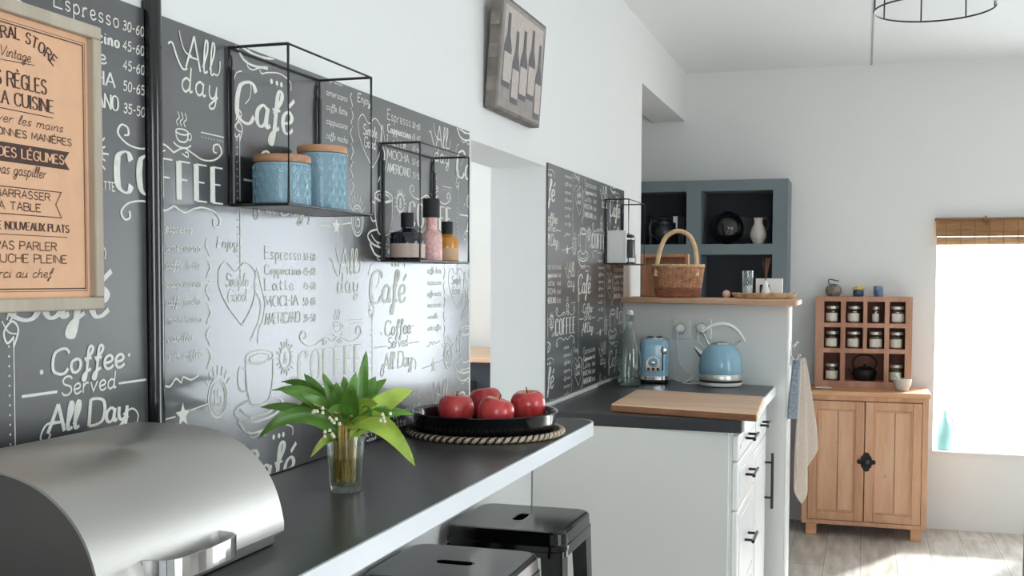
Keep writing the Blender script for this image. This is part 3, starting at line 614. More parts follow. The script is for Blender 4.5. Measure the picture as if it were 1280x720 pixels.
# ------------------------------------------------------------------ wire shelves
def wire_shelf(label, y0, y1, z0, z1, d, grp='black wire box shelves on the lettering panels'):
    x0, x1, r = .0085, d, .0024
    t = thing('wire_shelf', label, 'shelf', (x0, (y0+y1)/2, z0), grp)
    b = MB()
    for x in (x0+.001, x1):
        b.tube([(x, y0, z0), (x, y1, z0), (x, y1, z1), (x, y0, z1)], r, 6, closed=True)
    for y in (y0, y1):
        b.rod((x0, y, z0), (x1, y, z0), r, 6); b.rod((x0, y, z1), (x1, y, z1), r, 6)
    b.build('frame', 'black_metal', t)
    MB().box(x0, x1-.001, y0+.001, y1-.001, z0-.0015, z0+.0008).box(x0, x0+.002, y0+.002, y1-.002, z0+.0008, z0+.008).build('base_plate', 'black_metal', t, smooth=None)
    for y in (y0+.004, y1-.004):
        b = MB(); zz = z1-.022
        b.tube([(.0085, y+.0055*math.cos(a), zz+.012*math.sin(a)) for a in [2*math.pi*i/14 for i in range(14)]], .0016, 6, closed=True)
        b.rod((.0115, y, z0), (.0115, y, zz-.012), .0042, 6)
        b.build('hanger', 'black_metal', t)
    return t
wire_shelf('large black wire box shelf holding two blue canisters', 1.537, 1.838, 1.4145, 1.657, .111)
wire_shelf('middle-sized black wire box shelf holding three small bottles', 2.110, 2.402, 1.3375, 1.576, .094)
wire_shelf('small distant black wire box shelf holding a white card above the kitchen worktop', 4.185, 4.505, 1.3605, 1.604, .1)

def canister(label, x, y, z, r, h):
    t = thing('canister', label, 'canister', (x, y, z), 'blue ceramic canisters')
    P = [(r*.5, .0005), (r*.94, .0005), (r, .004)]+[(r, .004+(h-.012)*i/14) for i in range(1, 15)]+[(r*.97, h-.004), (r*.9, h-.003), (r*.5, h-.003)]
    MB().lathe(P, (x, y), z, 48).build('body', 'blue_glaze', t, smooth=50)
    MB().lathe([(r*.6, h-.0028), (r*.985, h-.0028), (r*1.01, h), (r*1.01, h+.006), (r*.97, h+.009), (r*.5, h+.009)], (x, y), z, 40).build('lid', 'lid_wood', t)
    b = MB()   # raised scallop relief on the glaze
    n = 20
    for row in range(int(h/.014)):
        for k in range(n):
            a0 = 2*math.pi*(k+.5*(row % 2))/n; zz = z+.004+row*.0135
            for s in (1.0, .6):
                q = []
                for i in range(7):
                    w_ = math.pi*i/6; a = a0+s*math.cos(w_)*math.pi/n
                    zc = min(zz+s*.0125*math.sin(w_), z+h-.008)
                    q.append((x+(r+.0002)*math.cos(a), y+(r+.0002)*math.sin(a), zc))
                b.tube(q, .0007, 4)
    b.build('scallop_relief', 'blue_glaze', t)
    return t
SZ = 1.4153
canister('shorter blue ceramic canister with wooden lid at the left of the wire shelf', .058, 1.612, SZ, .0455, .072)
canister('taller blue ceramic canister with wooden lid at the right of the wire shelf', .060, 1.748, SZ, .0425, .102)

# bottles on the middle shelf
def jar_bottle(name, label, x, y, r, sh, nr, ht, capr, caph, body, capm, fill=None, band=None):
    z = 1.3385
    t = thing(name, label, 'bottle', (x, y, z), 'bottles on the middle wire shelf')
    MB().lathe([(r*.5, .0), (r*.95, 0), (r, .003), (r, sh*.86), (r*.93, sh*.95), (nr*1.3, sh*1.03), (nr, sh*1.1), (nr, ht), (nr*.6, ht)], (x, y), z, 32).build('glass_body', body, t)
    MB().lathe([(capr*.6, ht-caph*.3), (capr, ht-caph*.3), (capr, ht+caph*.65), (capr*.94, ht+caph*.7), (capr*.5, ht+caph*.7)], (x, y), z, 24).build('stopper', capm, t)
    if band:
        MB().lathe([(r+.0004, band[1]), (r+.0007, band[1]), (r+.0007, band[2]), (r+.0004, band[2])], (x, y), z, 32, closed=True).build('label_band', band[0], t)
    return t
mat('dark_liquor', (20, 22, 34), .12, coat=.5); mat('beige_label', (200, 178, 166), .7, var=.06, vscale=200); mat('pink_salt', (226, 176, 170), .4, var=.25, vscale=160)
mat('amber', (206, 136, 48), .18, coat=.5); mat('tan_label', (214, 176, 136), .6, var=.1, vscale=120)
p = at(511, 300, 'X', .055); jar_bottle('dark_bottle', 'squat black bottle with beige label on the middle wire shelf', .052, p.y, .036, .060, .012, .077, .0135, .030, 'dark_liquor', 'black_matt', band=('beige_label', .006, .034))
p = at(538, 290, 'X', .066); jar_bottle('pink_bottle', 'tall pink salt bottle with black cap between the two short bottles', .068, p.y, .0235, .060, .0125, .105, .0185, .040, 'pink_salt', 'black_matt')
p = at(557, 295, 'X', .048); jar_bottle('amber_bottle', 'small amber bottle with black stopper at the right of the wire shelf', .050, p.y+.005, .026, .058, .010, .072, .013, .028, 'amber', 'black_matt', band=('tan_label', .004, .032))

# things on the small shelf over the kitchen
z = 1.3617
t = MB().box(.014, .088, 4.2, 4.212, z, z+.125).build('white_card', 'white_matt', origin=(.04, 4.206, z), bevel=.002)
tag(t, 'plain white card standing on the small distant wire shelf', 'card')
t = thing('black_jar', 'round black jar with pale band behind the white card on the small shelf', 'jar', (.056, 4.33, z))
MB().lathe([(.02, 0), (.037, 0), (.040, .004), (.040, .098), (.036, .112), (.015, .12)], (.056, 4.33), z, 28).build('body', 'black_gloss', t)
MB().lathe([(.0403, .094), (.0408, .094), (.0408, .1), (.0403, .1)], (.056, 4.33), z, 28, closed=True).build('rim_band', 'chrome', t)
MB().lathe([(.0403, .006), (.0408, .006), (.0408, .022), (.0403, .022)], (.056, 4.33), z, 28, closed=True).build('label_band', 'white_matt', t)
mat('blush', (222, 184, 166), .7)
t = thing('pink_candle', 'pinkish candle on a square block at the right of the small shelf', 'candle', (.05, 4.45, z))
MB().prism(rrect(.028, .074, 4.42, 4.475, .004), z, z+.038).build('block', 'blush', t, bevel=.002)
MB().lathe([(.008, .0385), (.012, .0385), (.012, .10), (.006, .103)], (.05, 4.45), z, 16).build('candle_stick', 'blush', t)

# ------------------------------------------------------------------ wine bottle picture
pb_r = at(674, 160, 'X', .034); pt_r = at(683, 33, 'Y', pb_r.y)
zb, zt = pb_r.z, pt_r.z; tilt = (pt_r.x-pb_r.x)/(zt-zb); tilt = max(.05, min(.25, tilt))
y1 = pb_r.y; y0 = at(612, 130, 'X', .034).y+.045; hgt = zt-zb
mat('old_wood_grey', (120, 112, 106), .8, var=.3, vscale=18); mat('print_grey', (156, 148, 142), .8, var=.12, vscale=40); mat('print_dark', (108, 104, 106), .8, var=.12, vscale=60); mat('print_pale', (192, 181, 174), .8, var=.08, vscale=60)
t = thing('wine_picture', 'tilted wooden picture of five wine bottles high on the white wall', 'picture', (.01, (y0+y1)/2, zb))
def PP(d): return lambda y, zz: (.034+d+zz*tilt, y, zb+zz*math.cos(math.atan(tilt)))
b = MB()
pA, pB = PP(0), PP(-.03)
c = [(y0, 0), (y1, 0), (y1, hgt), (y0, hgt)]
b.add([pA(*q) for q in c]+[pB(*q) for q in c], [(0,1,2,3),(4,7,6,5),(0,4,5,1),(1,5,6,2),(2,6,7,3),(3,7,4,0)])
b.build('backing_board', 'old_wood_grey', t, smooth=None, bevel=.002)
W = y1-y0; q1 = PP(.0008); q2 = PP(.0014); q3 = PP(.002); b = MB()
b.add([q1(y0+.03*W, .03*hgt), q1(y1-.03*W, .03*hgt), q1(y1-.03*W, .97*hgt), q1(y0+.03*W, .97*hgt)], [(0,1,2,3)], 0)
b.add([q2(y0+.07*W, .30*hgt), q2(y1-.07*W, .30*hgt), q2(y1-.07*W, .93*hgt), q2(y0+.07*W, .93*hgt)], [(0,1,2,3)], 2)
for k, (yc, zb_, hh, bw) in enumerate(((.16, .21, .66, .072), (.35, .10, .66, .07), (.52, .17, .64, .075), (.70, .21, .66, .072), (.88, .06, .72, .066))):
    Y = y0+yc*W; Z = zb_*hgt; Hh = hh*hgt; bw *= W*1.1
    prof = [(-bw, 0), (bw, 0), (bw, Hh*.55), (bw*.42, Hh*.72), (bw*.36, Hh), (-bw*.36, Hh), (-bw*.42, Hh*.72), (-bw, Hh*.55)]
    b.add([q3(Y+a, Z+c_) for a, c_ in prof], [(0,1,2,7), (2,3,6,7), (3,4,5,6)], 1)
    q4 = PP(.0026)
    b.add([q4(Y-bw*.93, Z+Hh*.08), q4(Y+bw*.93, Z+Hh*.08), q4(Y+bw*.93, Z+Hh*.47), q4(Y-bw*.93, Z+Hh*.47)], [(0,1,2,3)], 2)
b.build('print', ['print_grey', 'print_dark', 'print_pale'], t, smooth=None, fix=False)
b = MB()
for k in range(7):   # weathered side slats
    z_ = k*hgt/7
    b.add([PP(-.028)(y0-.0012, z_+.004), PP(-.003)(y0-.0012, z_+.004), PP(-.003)(y0-.0012, z_+hgt/7-.003), PP(-.028)(y0-.0012, z_+hgt/7-.003)], [(0,1,2,3)], k % 2)
b.build('side_slats', ['old_wood_grey', mat('worn_slat', (142, 132, 124), .85, var=.3, vscale=30) and 'worn_slat'], t, smooth=None)

# ------------------------------------------------------------------ bread bin
m = mat('steel', (200, 197, 192), .42, 1); p = m.node_tree.nodes['Principled BSDF']
p.inputs['Anisotropic'].default_value = .6
nt = m.node_tree; tc = nt.nodes.new('ShaderNodeTexCoord'); mp = nt.nodes.new('ShaderNodeMapping'); mp.inputs['Scale'].default_value = (300, 4, 300)
nz = nt.nodes.new('ShaderNodeTexNoise'); nz.inputs['Scale'].default_value = 3; bmp = nt.nodes.new('ShaderNodeBump'); bmp.inputs['Strength'].default_value = .12; bmp.inputs['Distance'].default_value = .001
nt.links.new(tc.outputs['Object'], mp.inputs[0]); nt.links.new(mp.outputs[0], nz.inputs['Vector']); nt.links.new(nz.outputs[0], bmp.inputs['Height']); nt.links.new(bmp.outputs[0], p.inputs['Normal'])
mat('bin_side', (128, 124, 120), .32, .7)
BY0, BY1, BX0, BX1 = .885, 1.238, .03, .264
t = thing('bread_bin', 'brushed steel roll-top bread bin at the near end of the bar', 'bread bin', (.15, (BY0+BY1)/2, BAR))
z = BAR
prof = [(BX0, 0.014), (BX0, .135), (BX0+.012, .142), (.12, .143), (.155, .140), (.185, .132), (.21, .119), (.232, .10), (.248, .077), (.258, .052), (BX1, .026), (BX1, .014)]
cv = [(q.x, q.y) for q in cr([Vector((a, b_, 0)) for a, b_ in prof[3:11]], 4)]
full = prof[:3]+cv+prof[11:]
MB().prism([(a, z+c_) for a, c_ in full], BY0+.006, BY1-.006, 'Y').build('body', 'bin_side', t, smooth=40)
outer = [(a+.0012, c_+.0012) for a, c_ in [(BX0+.02, .143)]+cv+[(BX1, .016)]]
inner = [(a-.0022, c_-.0022) for a, c_ in outer]
MB().prism([(a, z+c_) for a, c_ in outer]+[(a, z+c_) for a, c_ in inner[::-1]], BY0, BY1, 'Y').build('roll_top', 'steel', t, smooth=40)
MB().box(BX0+.004, BX1-.008, BY0+.006, BY1-.006, z+.0005, z+.014).build('base', 'bin_side', t, bevel=.002)
b = MB(); hy0, hy1 = .955, 1.095
P = [(BX1-.002, hy0, z+.036), (BX1+.026, hy0+.012, z+.036), (BX1+.033, (hy0+hy1)/2, z+.036), (BX1+.026, hy1-.012, z+.036), (BX1-.002, hy1, z+.036)]
Q = cr([Vector(q) for q in P], 5)
for i in range(len(Q)-1):
    a, c_ = Q[i], Q[i+1]; n = (c_-a).cross(Vector((0, 0, 1))).normalized()*.0015; u = Vector((0, 0, .011))
    b.add([a-n-u, a+n-u, a+n+u, a-n+u, c_-n-u, c_+n-u, c_+n+u, c_-n+u], [(0,1,2,3),(4,7,6,5),(0,4,5,1),(1,5,6,2),(2,6,7,3),(3,7,4,0)])
b.build('handle', 'chrome', t)

# ------------------------------------------------------------------ vase and bouquet
VX, VY = .186, 1.578
t = thing('glass_vase', 'small clear glass tumbler used as a vase on the bar', 'vase', (VX, VY, BAR))
r0, r1, h = .0255, .0305, .088
MB().lathe([(.005, .0006), (r0-.001, .0006), (r0, .003), (r1, h), (r1-.0018, h), (r0-.0016, .010), (.004, .008)], (VX, VY), BAR, 40).build('tumbler', 'clear_glass', t)
MB().lathe([(.004, .0095), (r0-.0025, .0105), (r0+.0005, .052), (.004, .0522)], (VX, VY), BAR, 32).build('water', 'water', t)
t = thing('leaf_bouquet', 'green lily of the valley leaves with tiny white bells in the glass', 'bouquet', (VX, VY, BAR+.02))
mat('leaf', (96, 140, 56), .36, var=.35, vscale=22); mat('leaf_light', (172, 198, 80), .38, var=.22, vscale=26); mat('stem', (206, 172, 100), .5, var=.4, vscale=30); mat('blossom', (236, 232, 200), .5)
for n in ('leaf', 'leaf_light'):
    MATS[n].node_tree.nodes['Principled BSDF'].inputs['Subsurface Weight'].default_value = 0
base = Vector((VX, VY, BAR+h))
dist = depth(base)
def px(u, v, dd): # point at a pixel, dd metres nearer (-) or farther (+) than the vase
    k = dist+dd; return CAM+(RX*((u-640)/F)+DX*((v-CY)/F)+_f)*k
def leaf(b, tip, up, width, m, start=None, bend=.35, roll=0, face=.75):
    s = start or base+Vector((random.uniform(-.014, .014), random.uniform(-.014, .014), random.uniform(-.012, .01)))
    d = tip-s; L = d.length
    c = s+d*.5+Vector(up)*L*bend
    nu, nv = 14, 4
    side0 = d.cross(Vector(up)*(1-face)+(CAM-s).normalized()*face+Vector((random.uniform(-.3, .3), random.uniform(-.3, .3), random.uniform(-.1, .3)))); side0 = side0.normalized() if side0.length > 1e-5 else Vector((1, 0, 0))
    def fn(a, v):
        p_ = s*(1-a)**2+c*2*a*(1-a)+tip*a*a; tg = ((c-s)*(1-a)+(tip-c)*a).normalized()
        sd = (side0-tg*side0.dot(tg)).normalized(); nn = sd.cross(tg)
        wd = width*(math.sin(math.pi*min(1, a**.85))**.7)*(.25 if a < .04 else 1)+.0012*(1-a)
        q = (v-.5)*2
        return p_+sd*q*wd+nn*(abs(q)**1.3*wd*.42+.0016*math.sin(9*a+3*q))
    b.grid(fn, nu, nv, m)
b = MB()
#        tip pixel, depth, width, bend, tone, roll
LV = [((325, 509), .02, .010, .25, 0, .2), ((322, 549), -.03, .013, .55, 0, .1), ((352, 477), .05, .009, .3, 0, .1), ((340, 488), .0, .009, .35, 0, 0), ((380, 467), .04, .011, .2, 0, .4),
      ((403, 466), .0, .010, .12, 0, .6), ((458, 438), .02, .010, .06, 0, .8), ((352, 489), -.03, .010, .25, 0, .3), ((516, 488), .02, .017, .22, 1, .3), ((483, 474), .05, .014, .2, 0, .3),
      ((518, 518), .0, .011, .25, 0, .1), ((519, 583), -.05, .017, .55, 1, -.1), ((470, 471), .05, .012, .2, 0, .2), ((440, 481), -.05, .016, .15, 0, .5), ((420, 478), -.03, .013, .12, 0, .4),
      ((472, 505), -.05, .014, .3, 1, .2), ((375, 492), -.05, .010, .2, 0, .4), ((360, 520), .04, .010, .45, 0, .2), ((492, 497), .03, .012, .3, 0, 0), ((455, 490), .04, .012, .15, 0, .4),
      ((388, 572), -.02, .007, .5, 1, .2), ((430, 470), .06, .012, .1, 0, .7), ((395, 500), .02, .012, .2, 0, .5), ((500, 520), -.03, .011, .35, 0, .1), ((465, 520), -.06, .012, .4, 0, .2), ((410, 515), -.06, .012, .3, 0, .6), ((445, 465), .0, .010, .1, 0, .5)]
for (u, v), dd, wd, bend, mi, rl in LV:
    leaf(b, px(u, v, dd), (0, 0, 1), wd*.95, mi, bend=bend)
b.build('foliage', ['leaf', 'leaf_light'], t, smooth=80, fix=False)
b = MB()
for k in range(36):
    a = random.uniform(0, 6.28); r = random.uniform(.004, .018); a2 = a+random.uniform(-.8, .8)
    b.tube([(VX+r*math.cos(a), VY+r*math.sin(a), BAR+.014+random.uniform(0, .006)), (VX+r*1.1*math.cos(a2), VY+r*1.1*math.sin(a2), BAR+.06), (VX+r*1.2*math.cos(a2), VY+r*1.2*math.sin(a2), BAR+.105)], random.uniform(.0012, .0026), 6)
for u, v in ((392, 505), (418, 515), (440, 520), (480, 520)):
    q = px(u, v, -.06); b.tube(cr([base, base*.5+q*.5+Vector((0, 0, .012)), q], 4), .0009, 5)
b.build('stems', 'stem', t)
b = MB()
for u, v in ((396, 512), (420, 524), (481, 521), (412, 541)):
    for k in range(5):
        q = px(u+random.uniform(-8, 8), v+random.uniform(-5, 6), -.062)
        b.lathe([(.0006, .0024), (.0018, .002), (.0026, -.0005), (.0029, -.0024), (.0016, -.0026)], q[:2], q[2], 8)
b.build('blossoms', 'blossom', t)

# ------------------------------------------------------------------ mat, tray, apples
TX, TY = .180, 2.268
mat('straw', (206, 186, 158), .8, var=.2, vscale=80)
t = thing('rope_mat', 'round black and straw rope mat under the fruit tray', 'place mat', (TX, TY, BAR))
b = MB(); R, rr, N, K = .165, .0072, 180, 10
b.lathe([(.001, .0008), (R-.004, .0008), (R-.004, .0075), (.001, .0075)], (TX, TY), BAR, 60, m=1)
vs = []; fs = []
for i in range(N):
    a = 2*math.pi*i/N
    for j in range(K):
        q = 2*math.pi*j/K+a*33; r_ = rr*(1+.12*math.cos(2*(2*math.pi*j/K)))
        vs.append((TX+(R+r_*math.cos(q))*math.cos(a), TY+(R+r_*math.cos(q))*math.sin(a), BAR+.0074+r_*.95*math.sin(q)))
o = len(b.v); b.v += vs
for i in range(N):
    for j in range(K):
        j2 = j
        b.f.append([o+i*K+j, o+i*K+(j+1) % K, o+((i+1) % N)*K+(j+1) % K, o+((i+1) % N)*K+j]); b.m.append(0 if (j % 5) < 3 else 1)
b.build('rope_coil', ['straw', 'black_matt'], t, fix=False)
TB = BAR+.008
tray = MB().lathe([(.002, .0), (.142, 0), (.149, .004), (.155, .037), (.1575, .041), (.1565, .043), (.153, .042), (.1505, .037), (.144, .007), (.002, .006)], (TX, TY), TB, 64)
tag(tray.build('fruit_tray', 'black_gloss', origin=(TX, TY, TB)), 'round glossy black tray holding apples on the bar', 'tray')
m = mat('apple_skin', (200, 50, 58), .28, coat=.35); nt = m.node_tree; p = nt.nodes['Principled BSDF']
tc = nt.nodes.new('ShaderNodeTexCoord'); mp = nt.nodes.new('ShaderNodeMapping'); mp.inputs['Scale'].default_value = (70, 70, 9); nz = nt.nodes.new('ShaderNodeTexNoise'); nz.inputs['Scale'].default_value = 1; nz.inputs['Detail'].default_value = 4
nt.links.new(tc.outputs['Object'], mp.inputs[0]); nt.links.new(mp.outputs[0], nz.inputs['Vector'])
sx_ = nt.nodes.new('ShaderNodeSeparateXYZ'); nt.links.new(tc.outputs['Object'], sx_.inputs[0])
ln = nt.nodes.new('ShaderNodeVectorMath'); ln.operation = 'MULTIPLY'; ln.inputs[1].default_value = (1, 1, 0); nt.links.new(tc.outputs['Object'], ln.inputs[0])
le = nt.nodes.new('ShaderNodeVectorMath'); le.operation = 'LENGTH'; nt.links.new(ln.outputs[0], le.inputs[0])
mr = nt.nodes.new('ShaderNodeMapRange'); mr.inputs[1].default_value = .006; mr.inputs[2].default_value = .024; mr.inputs[3].default_value = .75; mr.inputs[4].default_value = 0; nt.links.new(le.outputs['Value'], mr.inputs[0])
gt = nt.nodes.new('ShaderNodeMath'); gt.operation = 'GREATER_THAN'; gt.inputs[1].default_value = .04; nt.links.new(sx_.outputs['Z'], gt.inputs[0])
ml = nt.nodes.new('ShaderNodeMath'); ml.operation = 'MULTIPLY'; nt.links.new(mr.outputs[0], ml.inputs[0]); nt.links.new(gt.outputs[0], ml.inputs[1])
rp = nt.nodes.new('ShaderNodeValToRGB'); rp.color_ramp.elements[0].position = .3; rp.color_ramp.elements[1].position = .75; rp.color_ramp.elements[0].color = (*lin((192, 40, 54)), 1); rp.color_ramp.elements[1].color = (*lin((222, 88, 80)), 1)
nt.links.new(nz.outputs[0], rp.inputs[0])
mxx = nt.nodes.new('ShaderNodeMixRGB'); mxx.inputs[2].default_value = (*lin((236, 170, 116)), 1); nt.links.new(ml.outputs[0], mxx.inputs[0]); nt.links.new(rp.outputs[0], mxx.inputs[1]); nt.links.new(mxx.outputs[0], p.inputs['Base Color'])
AZ = TB+.0066
t = thing('apple', '', 'apple', (0, 0, 0), 'red apples on the black tray')
pr = [(.0006, .008), (.009, .004), (.017, .0005), (.024, .003), (.031, .014), (.0365, .028), (.0385, .041), (.0375, .053), (.033, .063), (.025, .0695), (.016, .0708), (.009, .067), (.004, .060), (.0006, .057)]
MB().lathe(pr, n=36).build('flesh', 'apple_skin', t, smooth=80)
MB().tube([(0, 0, .056), (.0008, 0, .068), (.003, .001, .080)], [.0012, .0010, .0014], 6).build('stem', 'iron', t)
for k, (u, v, s, lb, tl) in enumerate(((570, 495, 1.0, 'leftmost red apple on the tray, with its thin stem upright', 0), (614, 498, .99, 'middle red apple at the front of the tray', .22), (661, 490, 1.0, 'rightmost red apple on the tray', -.1), (610, 486, .98, 'red apple at the back of the tray behind the middle one', .15))):
    o = t if k == 0 else copy_tree(t)
    q = at(u, v, 'Z', AZ+.0695); o.location = (q.x, q.y, AZ+(.0004 if tl == 0 else .001)); o.rotation_euler = (tl, tl*.5, k*1.3); o.scale = (s, s, s); o['label'] = lb

# ------------------------------------------------------------------ bar stools
SH = .722
t = thing('bar_stool', 'nearer black metal bar stool with a slot in its seat', 'stool', (0, 0, 0), 'black metal bar stools at the bar')
a = .145; b = MB(); N = 48
def ro(hw, r, n=12): return rrect(-hw, hw, -hw, hw, r, n-1)
def slot(l, r): return [(x, y) for x, y in rrect(-l, l, -r, r, r*.98, 11)]
lay = [(slot(.038, .0125), SH-.010), (slot(.038, .0125), SH-.001), (slot(.040, .0145), SH), (slot(.044, .0185), SH), (ro(a-.014, .03), SH), (ro(a-.009, .033), SH), (ro(a-.004, .037), SH-.0015), (ro(a-.0005, .04), SH-.006), (ro(a+.001, .04), SH-.03), (ro(a+.0035, .04), SH-.033), (ro(a+.0035, .04), SH-.044), (ro(a+.001, .04), SH-.047), (ro(a+.001, .04), SH-.060), (ro(a-.012, .034), SH-.010)]
vs = []; fs = []
for P, z_ in lay: vs += [(x, y, z_) for x, y in P]
for i in range(len(lay)-1):
    for j in range(48): fs.append((i*48+j, i*48+(j+1) % 48, (i+1)*48+(j+1) % 48, (i+1)*48+j))
b.add(vs, fs); b.build('seat', 'black_paint', t, smooth=30)
for sx in (-1, 1):
    for sy in (-1, 1):
        L = MB(); T0, T1 = (a-.012), (.158)
        for (ex, ey) in ((1, 0), (0, 1)):
            # two folded flanges of the angle leg, tapering downwards
            w0, w1 = .052, .026
            def pt(c, wv, z_): return (sx*(c-ex*wv), sy*(c-ey*wv), z_)
            pts = [pt(T0+.008, 0, SH-.045), pt(T0+.008, w0, SH-.045), pt(T1, w1, .012), pt(T1, 0, .012)]
            inn = [(x-sx*.0025*(1-ex), y-sy*.0025*(1-ey), z_) for x, y, z_ in pts]
            L.add(pts+inn, [(0,1,2,3),(7,6,5,4),(0,4,5,1),(1,5,6,2),(2,6,7,3),(3,7,4,0)])
        lg = L.build('leg', 'black_paint', t, smooth=None)
        MB().box(min(sx*.13, sx*.16), max(sx*.13, sx*.16), min(sy*.13, sy*.16), max(sy*.13, sy*.16), .0, .012).build('foot', 'black_matt', lg, bevel=.003)
for sx, sy in ((1, 0), (-1, 0), (0, 1), (0, -1)):
    q = .148; B = MB()
    if sx: B.box(min(sx*q, sx*(q-.004)), max(sx*q, sx*(q-.004)), -q+.01, q-.01, .27, .295)
    else: B.box(-q+.01, q-.01, min(sy*q, sy*(q-.004)), max(sy*q, sy*(q-.004)), .27, .295)
    B.build('footrest', 'black_paint', t, smooth=None)
t.location = (.164, 2.125, 0); t.rotation_euler.z = 0
o = copy_tree(t); o.location = (.164, 2.59, 0); o.rotation_euler.z = math.radians(90); o['label'] = 'farther black metal bar stool with a slot in its seat, before the grey panel'

# ------------------------------------------------------------------ chopping board, bottle, toaster, kettle, sockets
WT = .9006
t = thing('chopping_board', 'large pale wooden chopping board at the near edge of the kitchen worktop', 'chopping board', (.43, 3.5, WT))
bp = [(.228, 3.318), (.672, 3.206), (.652, 3.69), (.214, 3.79)]
MB().prism(bp, WT, WT+.024).build('board', 'board_wood', t, bevel=.004)
MB().prism([(.2285, 3.3165), (.668, 3.2055), (.669, 3.2035), (.2285, 3.3145)], WT+.002, WT+.020).build('end_grain', 'board_edge', t, bevel=.001)
bx, by = .115, 4.15
t = thing('glass_bottle', 'clear swing-top glass bottle beside the toaster in the corner', 'bottle', (bx, by, WT))
MB().lathe([(.005, .004), (.036, .002), (.041, .004), (.043, .012), (.043, .10), (.041, .135), (.030, .185), (.017, .215), (.0145, .225), (.0145, .255), (.0165, .258), (.0165, .266), (.0125, .267)], (bx, by), WT, 32).build('glass_body', 'bottle_glass', t)
b = MB(); b.lathe([(.004, .268), (.012, .268), (.013, .276), (.009, .284), (.003, .285)], (bx, by), WT, 16); b.build('stopper', 'white_plastic', t)
b = MB(); b.tube([(bx, by-.0165, WT+.25), (bx+.012, by-.022, WT+.262), (bx+.006, by-.013, WT+.280)], .0012, 6); b.build('wire_clip', 'chrome', t); b = MB(); b.tube([(bx, by+.0165, WT+.25), (bx+.012, by+.022, WT+.262), (bx+.006, by+.013, WT+.280)], .0012, 6); b.build('wire_clip', 'chrome', t)

# toaster
tx, ty, ang = .172, 4.365, math.radians(9)
t = thing('toaster', 'pale blue retro toaster with round dial on its end', 'toaster', (0, 0, 0))
hw, hl = .056, .10
b = MB(); vs = []; fs = []; n = 28
for z_, k in ((.030, 1.0), (.034, 1.0), (.10, 1.01), (.145, .99), (.160, .955), (.168, .88), (.1705, .72)):
    vs += [(x*k if k < .97 else x*k, y*(1-(1-k)*.6), z_) for x, y in rrect(-hw, hw, -hl, hl, .030, 6)]
for i in range(6):
    for j in range(28): fs.append((i*28+j, i*28+(j+1) % 28, (i+1)*28+(j+1) % 28, (i+1)*28+j))
fs += [tuple(range(28))[::-1], tuple(range(6*28, 7*28))]
b.add(vs, fs); b.build('shell', 'blue_enamel', t, smooth=50)
MB().prism(rrect(-.040, .040, -.076, .076, .018), .1706, .1735).build('top_plate', 'chrome', t, bevel=.001)
b = MB(); b.prism(rrect(-.030, -.007, -.062, .062, .007), .1736, .1742); b.prism(rrect(.007, .030, -.062, .062, .007), .1736, .1742); b.build('bread_slot', 'black_matt', t, smooth=None)
MB().prism(rrect(-hw-.002, hw+.002, -hl-.002, hl+.002, .031, 6), .012, .030).build('base_band', 'chrome', t, bevel=.002)
b = MB(); b.prism(rrect(-hw+.004, hw-.004, -hl+.004, hl-.004, .03, 6), .005, .012)
for x in (-.036, .036):
    for y in (-.076, .076): b.lathe([(.006, 0), (.009, 0), (.009, .006), (.006, .006)], (x, y), 0, 12)
b.build('foot_base', 'black_matt', t)
ym = -hl-.0012; b = MB()
P = [(-.032, .048)]+[(-.005+.027*math.cos(a), .078+.027*math.sin(a)) for a in [math.pi-math.pi*i/14 for i in range(15)]]+[(.022, .048)]
b.prism(P, ym-.003, ym+.002, 'Y'); b.build('dial_plate', 'chrome', t, bevel=.0008)
MB().lathe([(.003, 0), (.019, 0), (.019, .002), (.003, .002)], n=24).xf(Matrix.Translation((-.003, ym-.003, .082)) @ Matrix.Rotation(math.pi/2, 4, 'X')).build('dial_face', 'blue_glaze', t)
MB().lathe([(.003, 0), (.0085, 0), (.007, .012), (.003, .013)], n=18).xf(Matrix.Translation((-.003, ym-.005, .080)) @ Matrix.Rotation(math.pi/2, 4, 'X')).build('dial_knob', 'chrome', t)
for k in (-1, 0, 1):
    MB().lathe([(.001, 0), (.0055, 0), (.005, .005), (.001, .0055)], n=14).xf(Matrix.Translation((-.003+k*.018, ym-.0032, .056)) @ Matrix.Rotation(math.pi/2, 4, 'X')).build('button', 'black_matt', t)
MB().box(.0315, .036, ym-.0005, ym+.003, .05, .142).build('lever_slot', 'black_matt', t, smooth=None)
b = MB(); b.rod((.0405, ym, .128), (.0405, ym-.012, .128), .004); b.lathe([(.004, 0), (.011, .001), (.012, .006), (.009, .010), (.003, .011)], n=18); 
b = MB(); b.lathe([(.003, 0), (.0045, 0), (.0045, .010), (.011, .011), (.0115, .016), (.008, .019), (.002, .0195)], n=18).xf(Matrix.Translation((.0385, ym-.0005, .128)) @ Matrix.Rotation(math.pi/2, 4, 'X')); b.build('lever', 'chrome', t)
t.location = (tx, ty, WT); t.rotation_euler.z = ang
WL[t] = Vector((0, 0, 0))

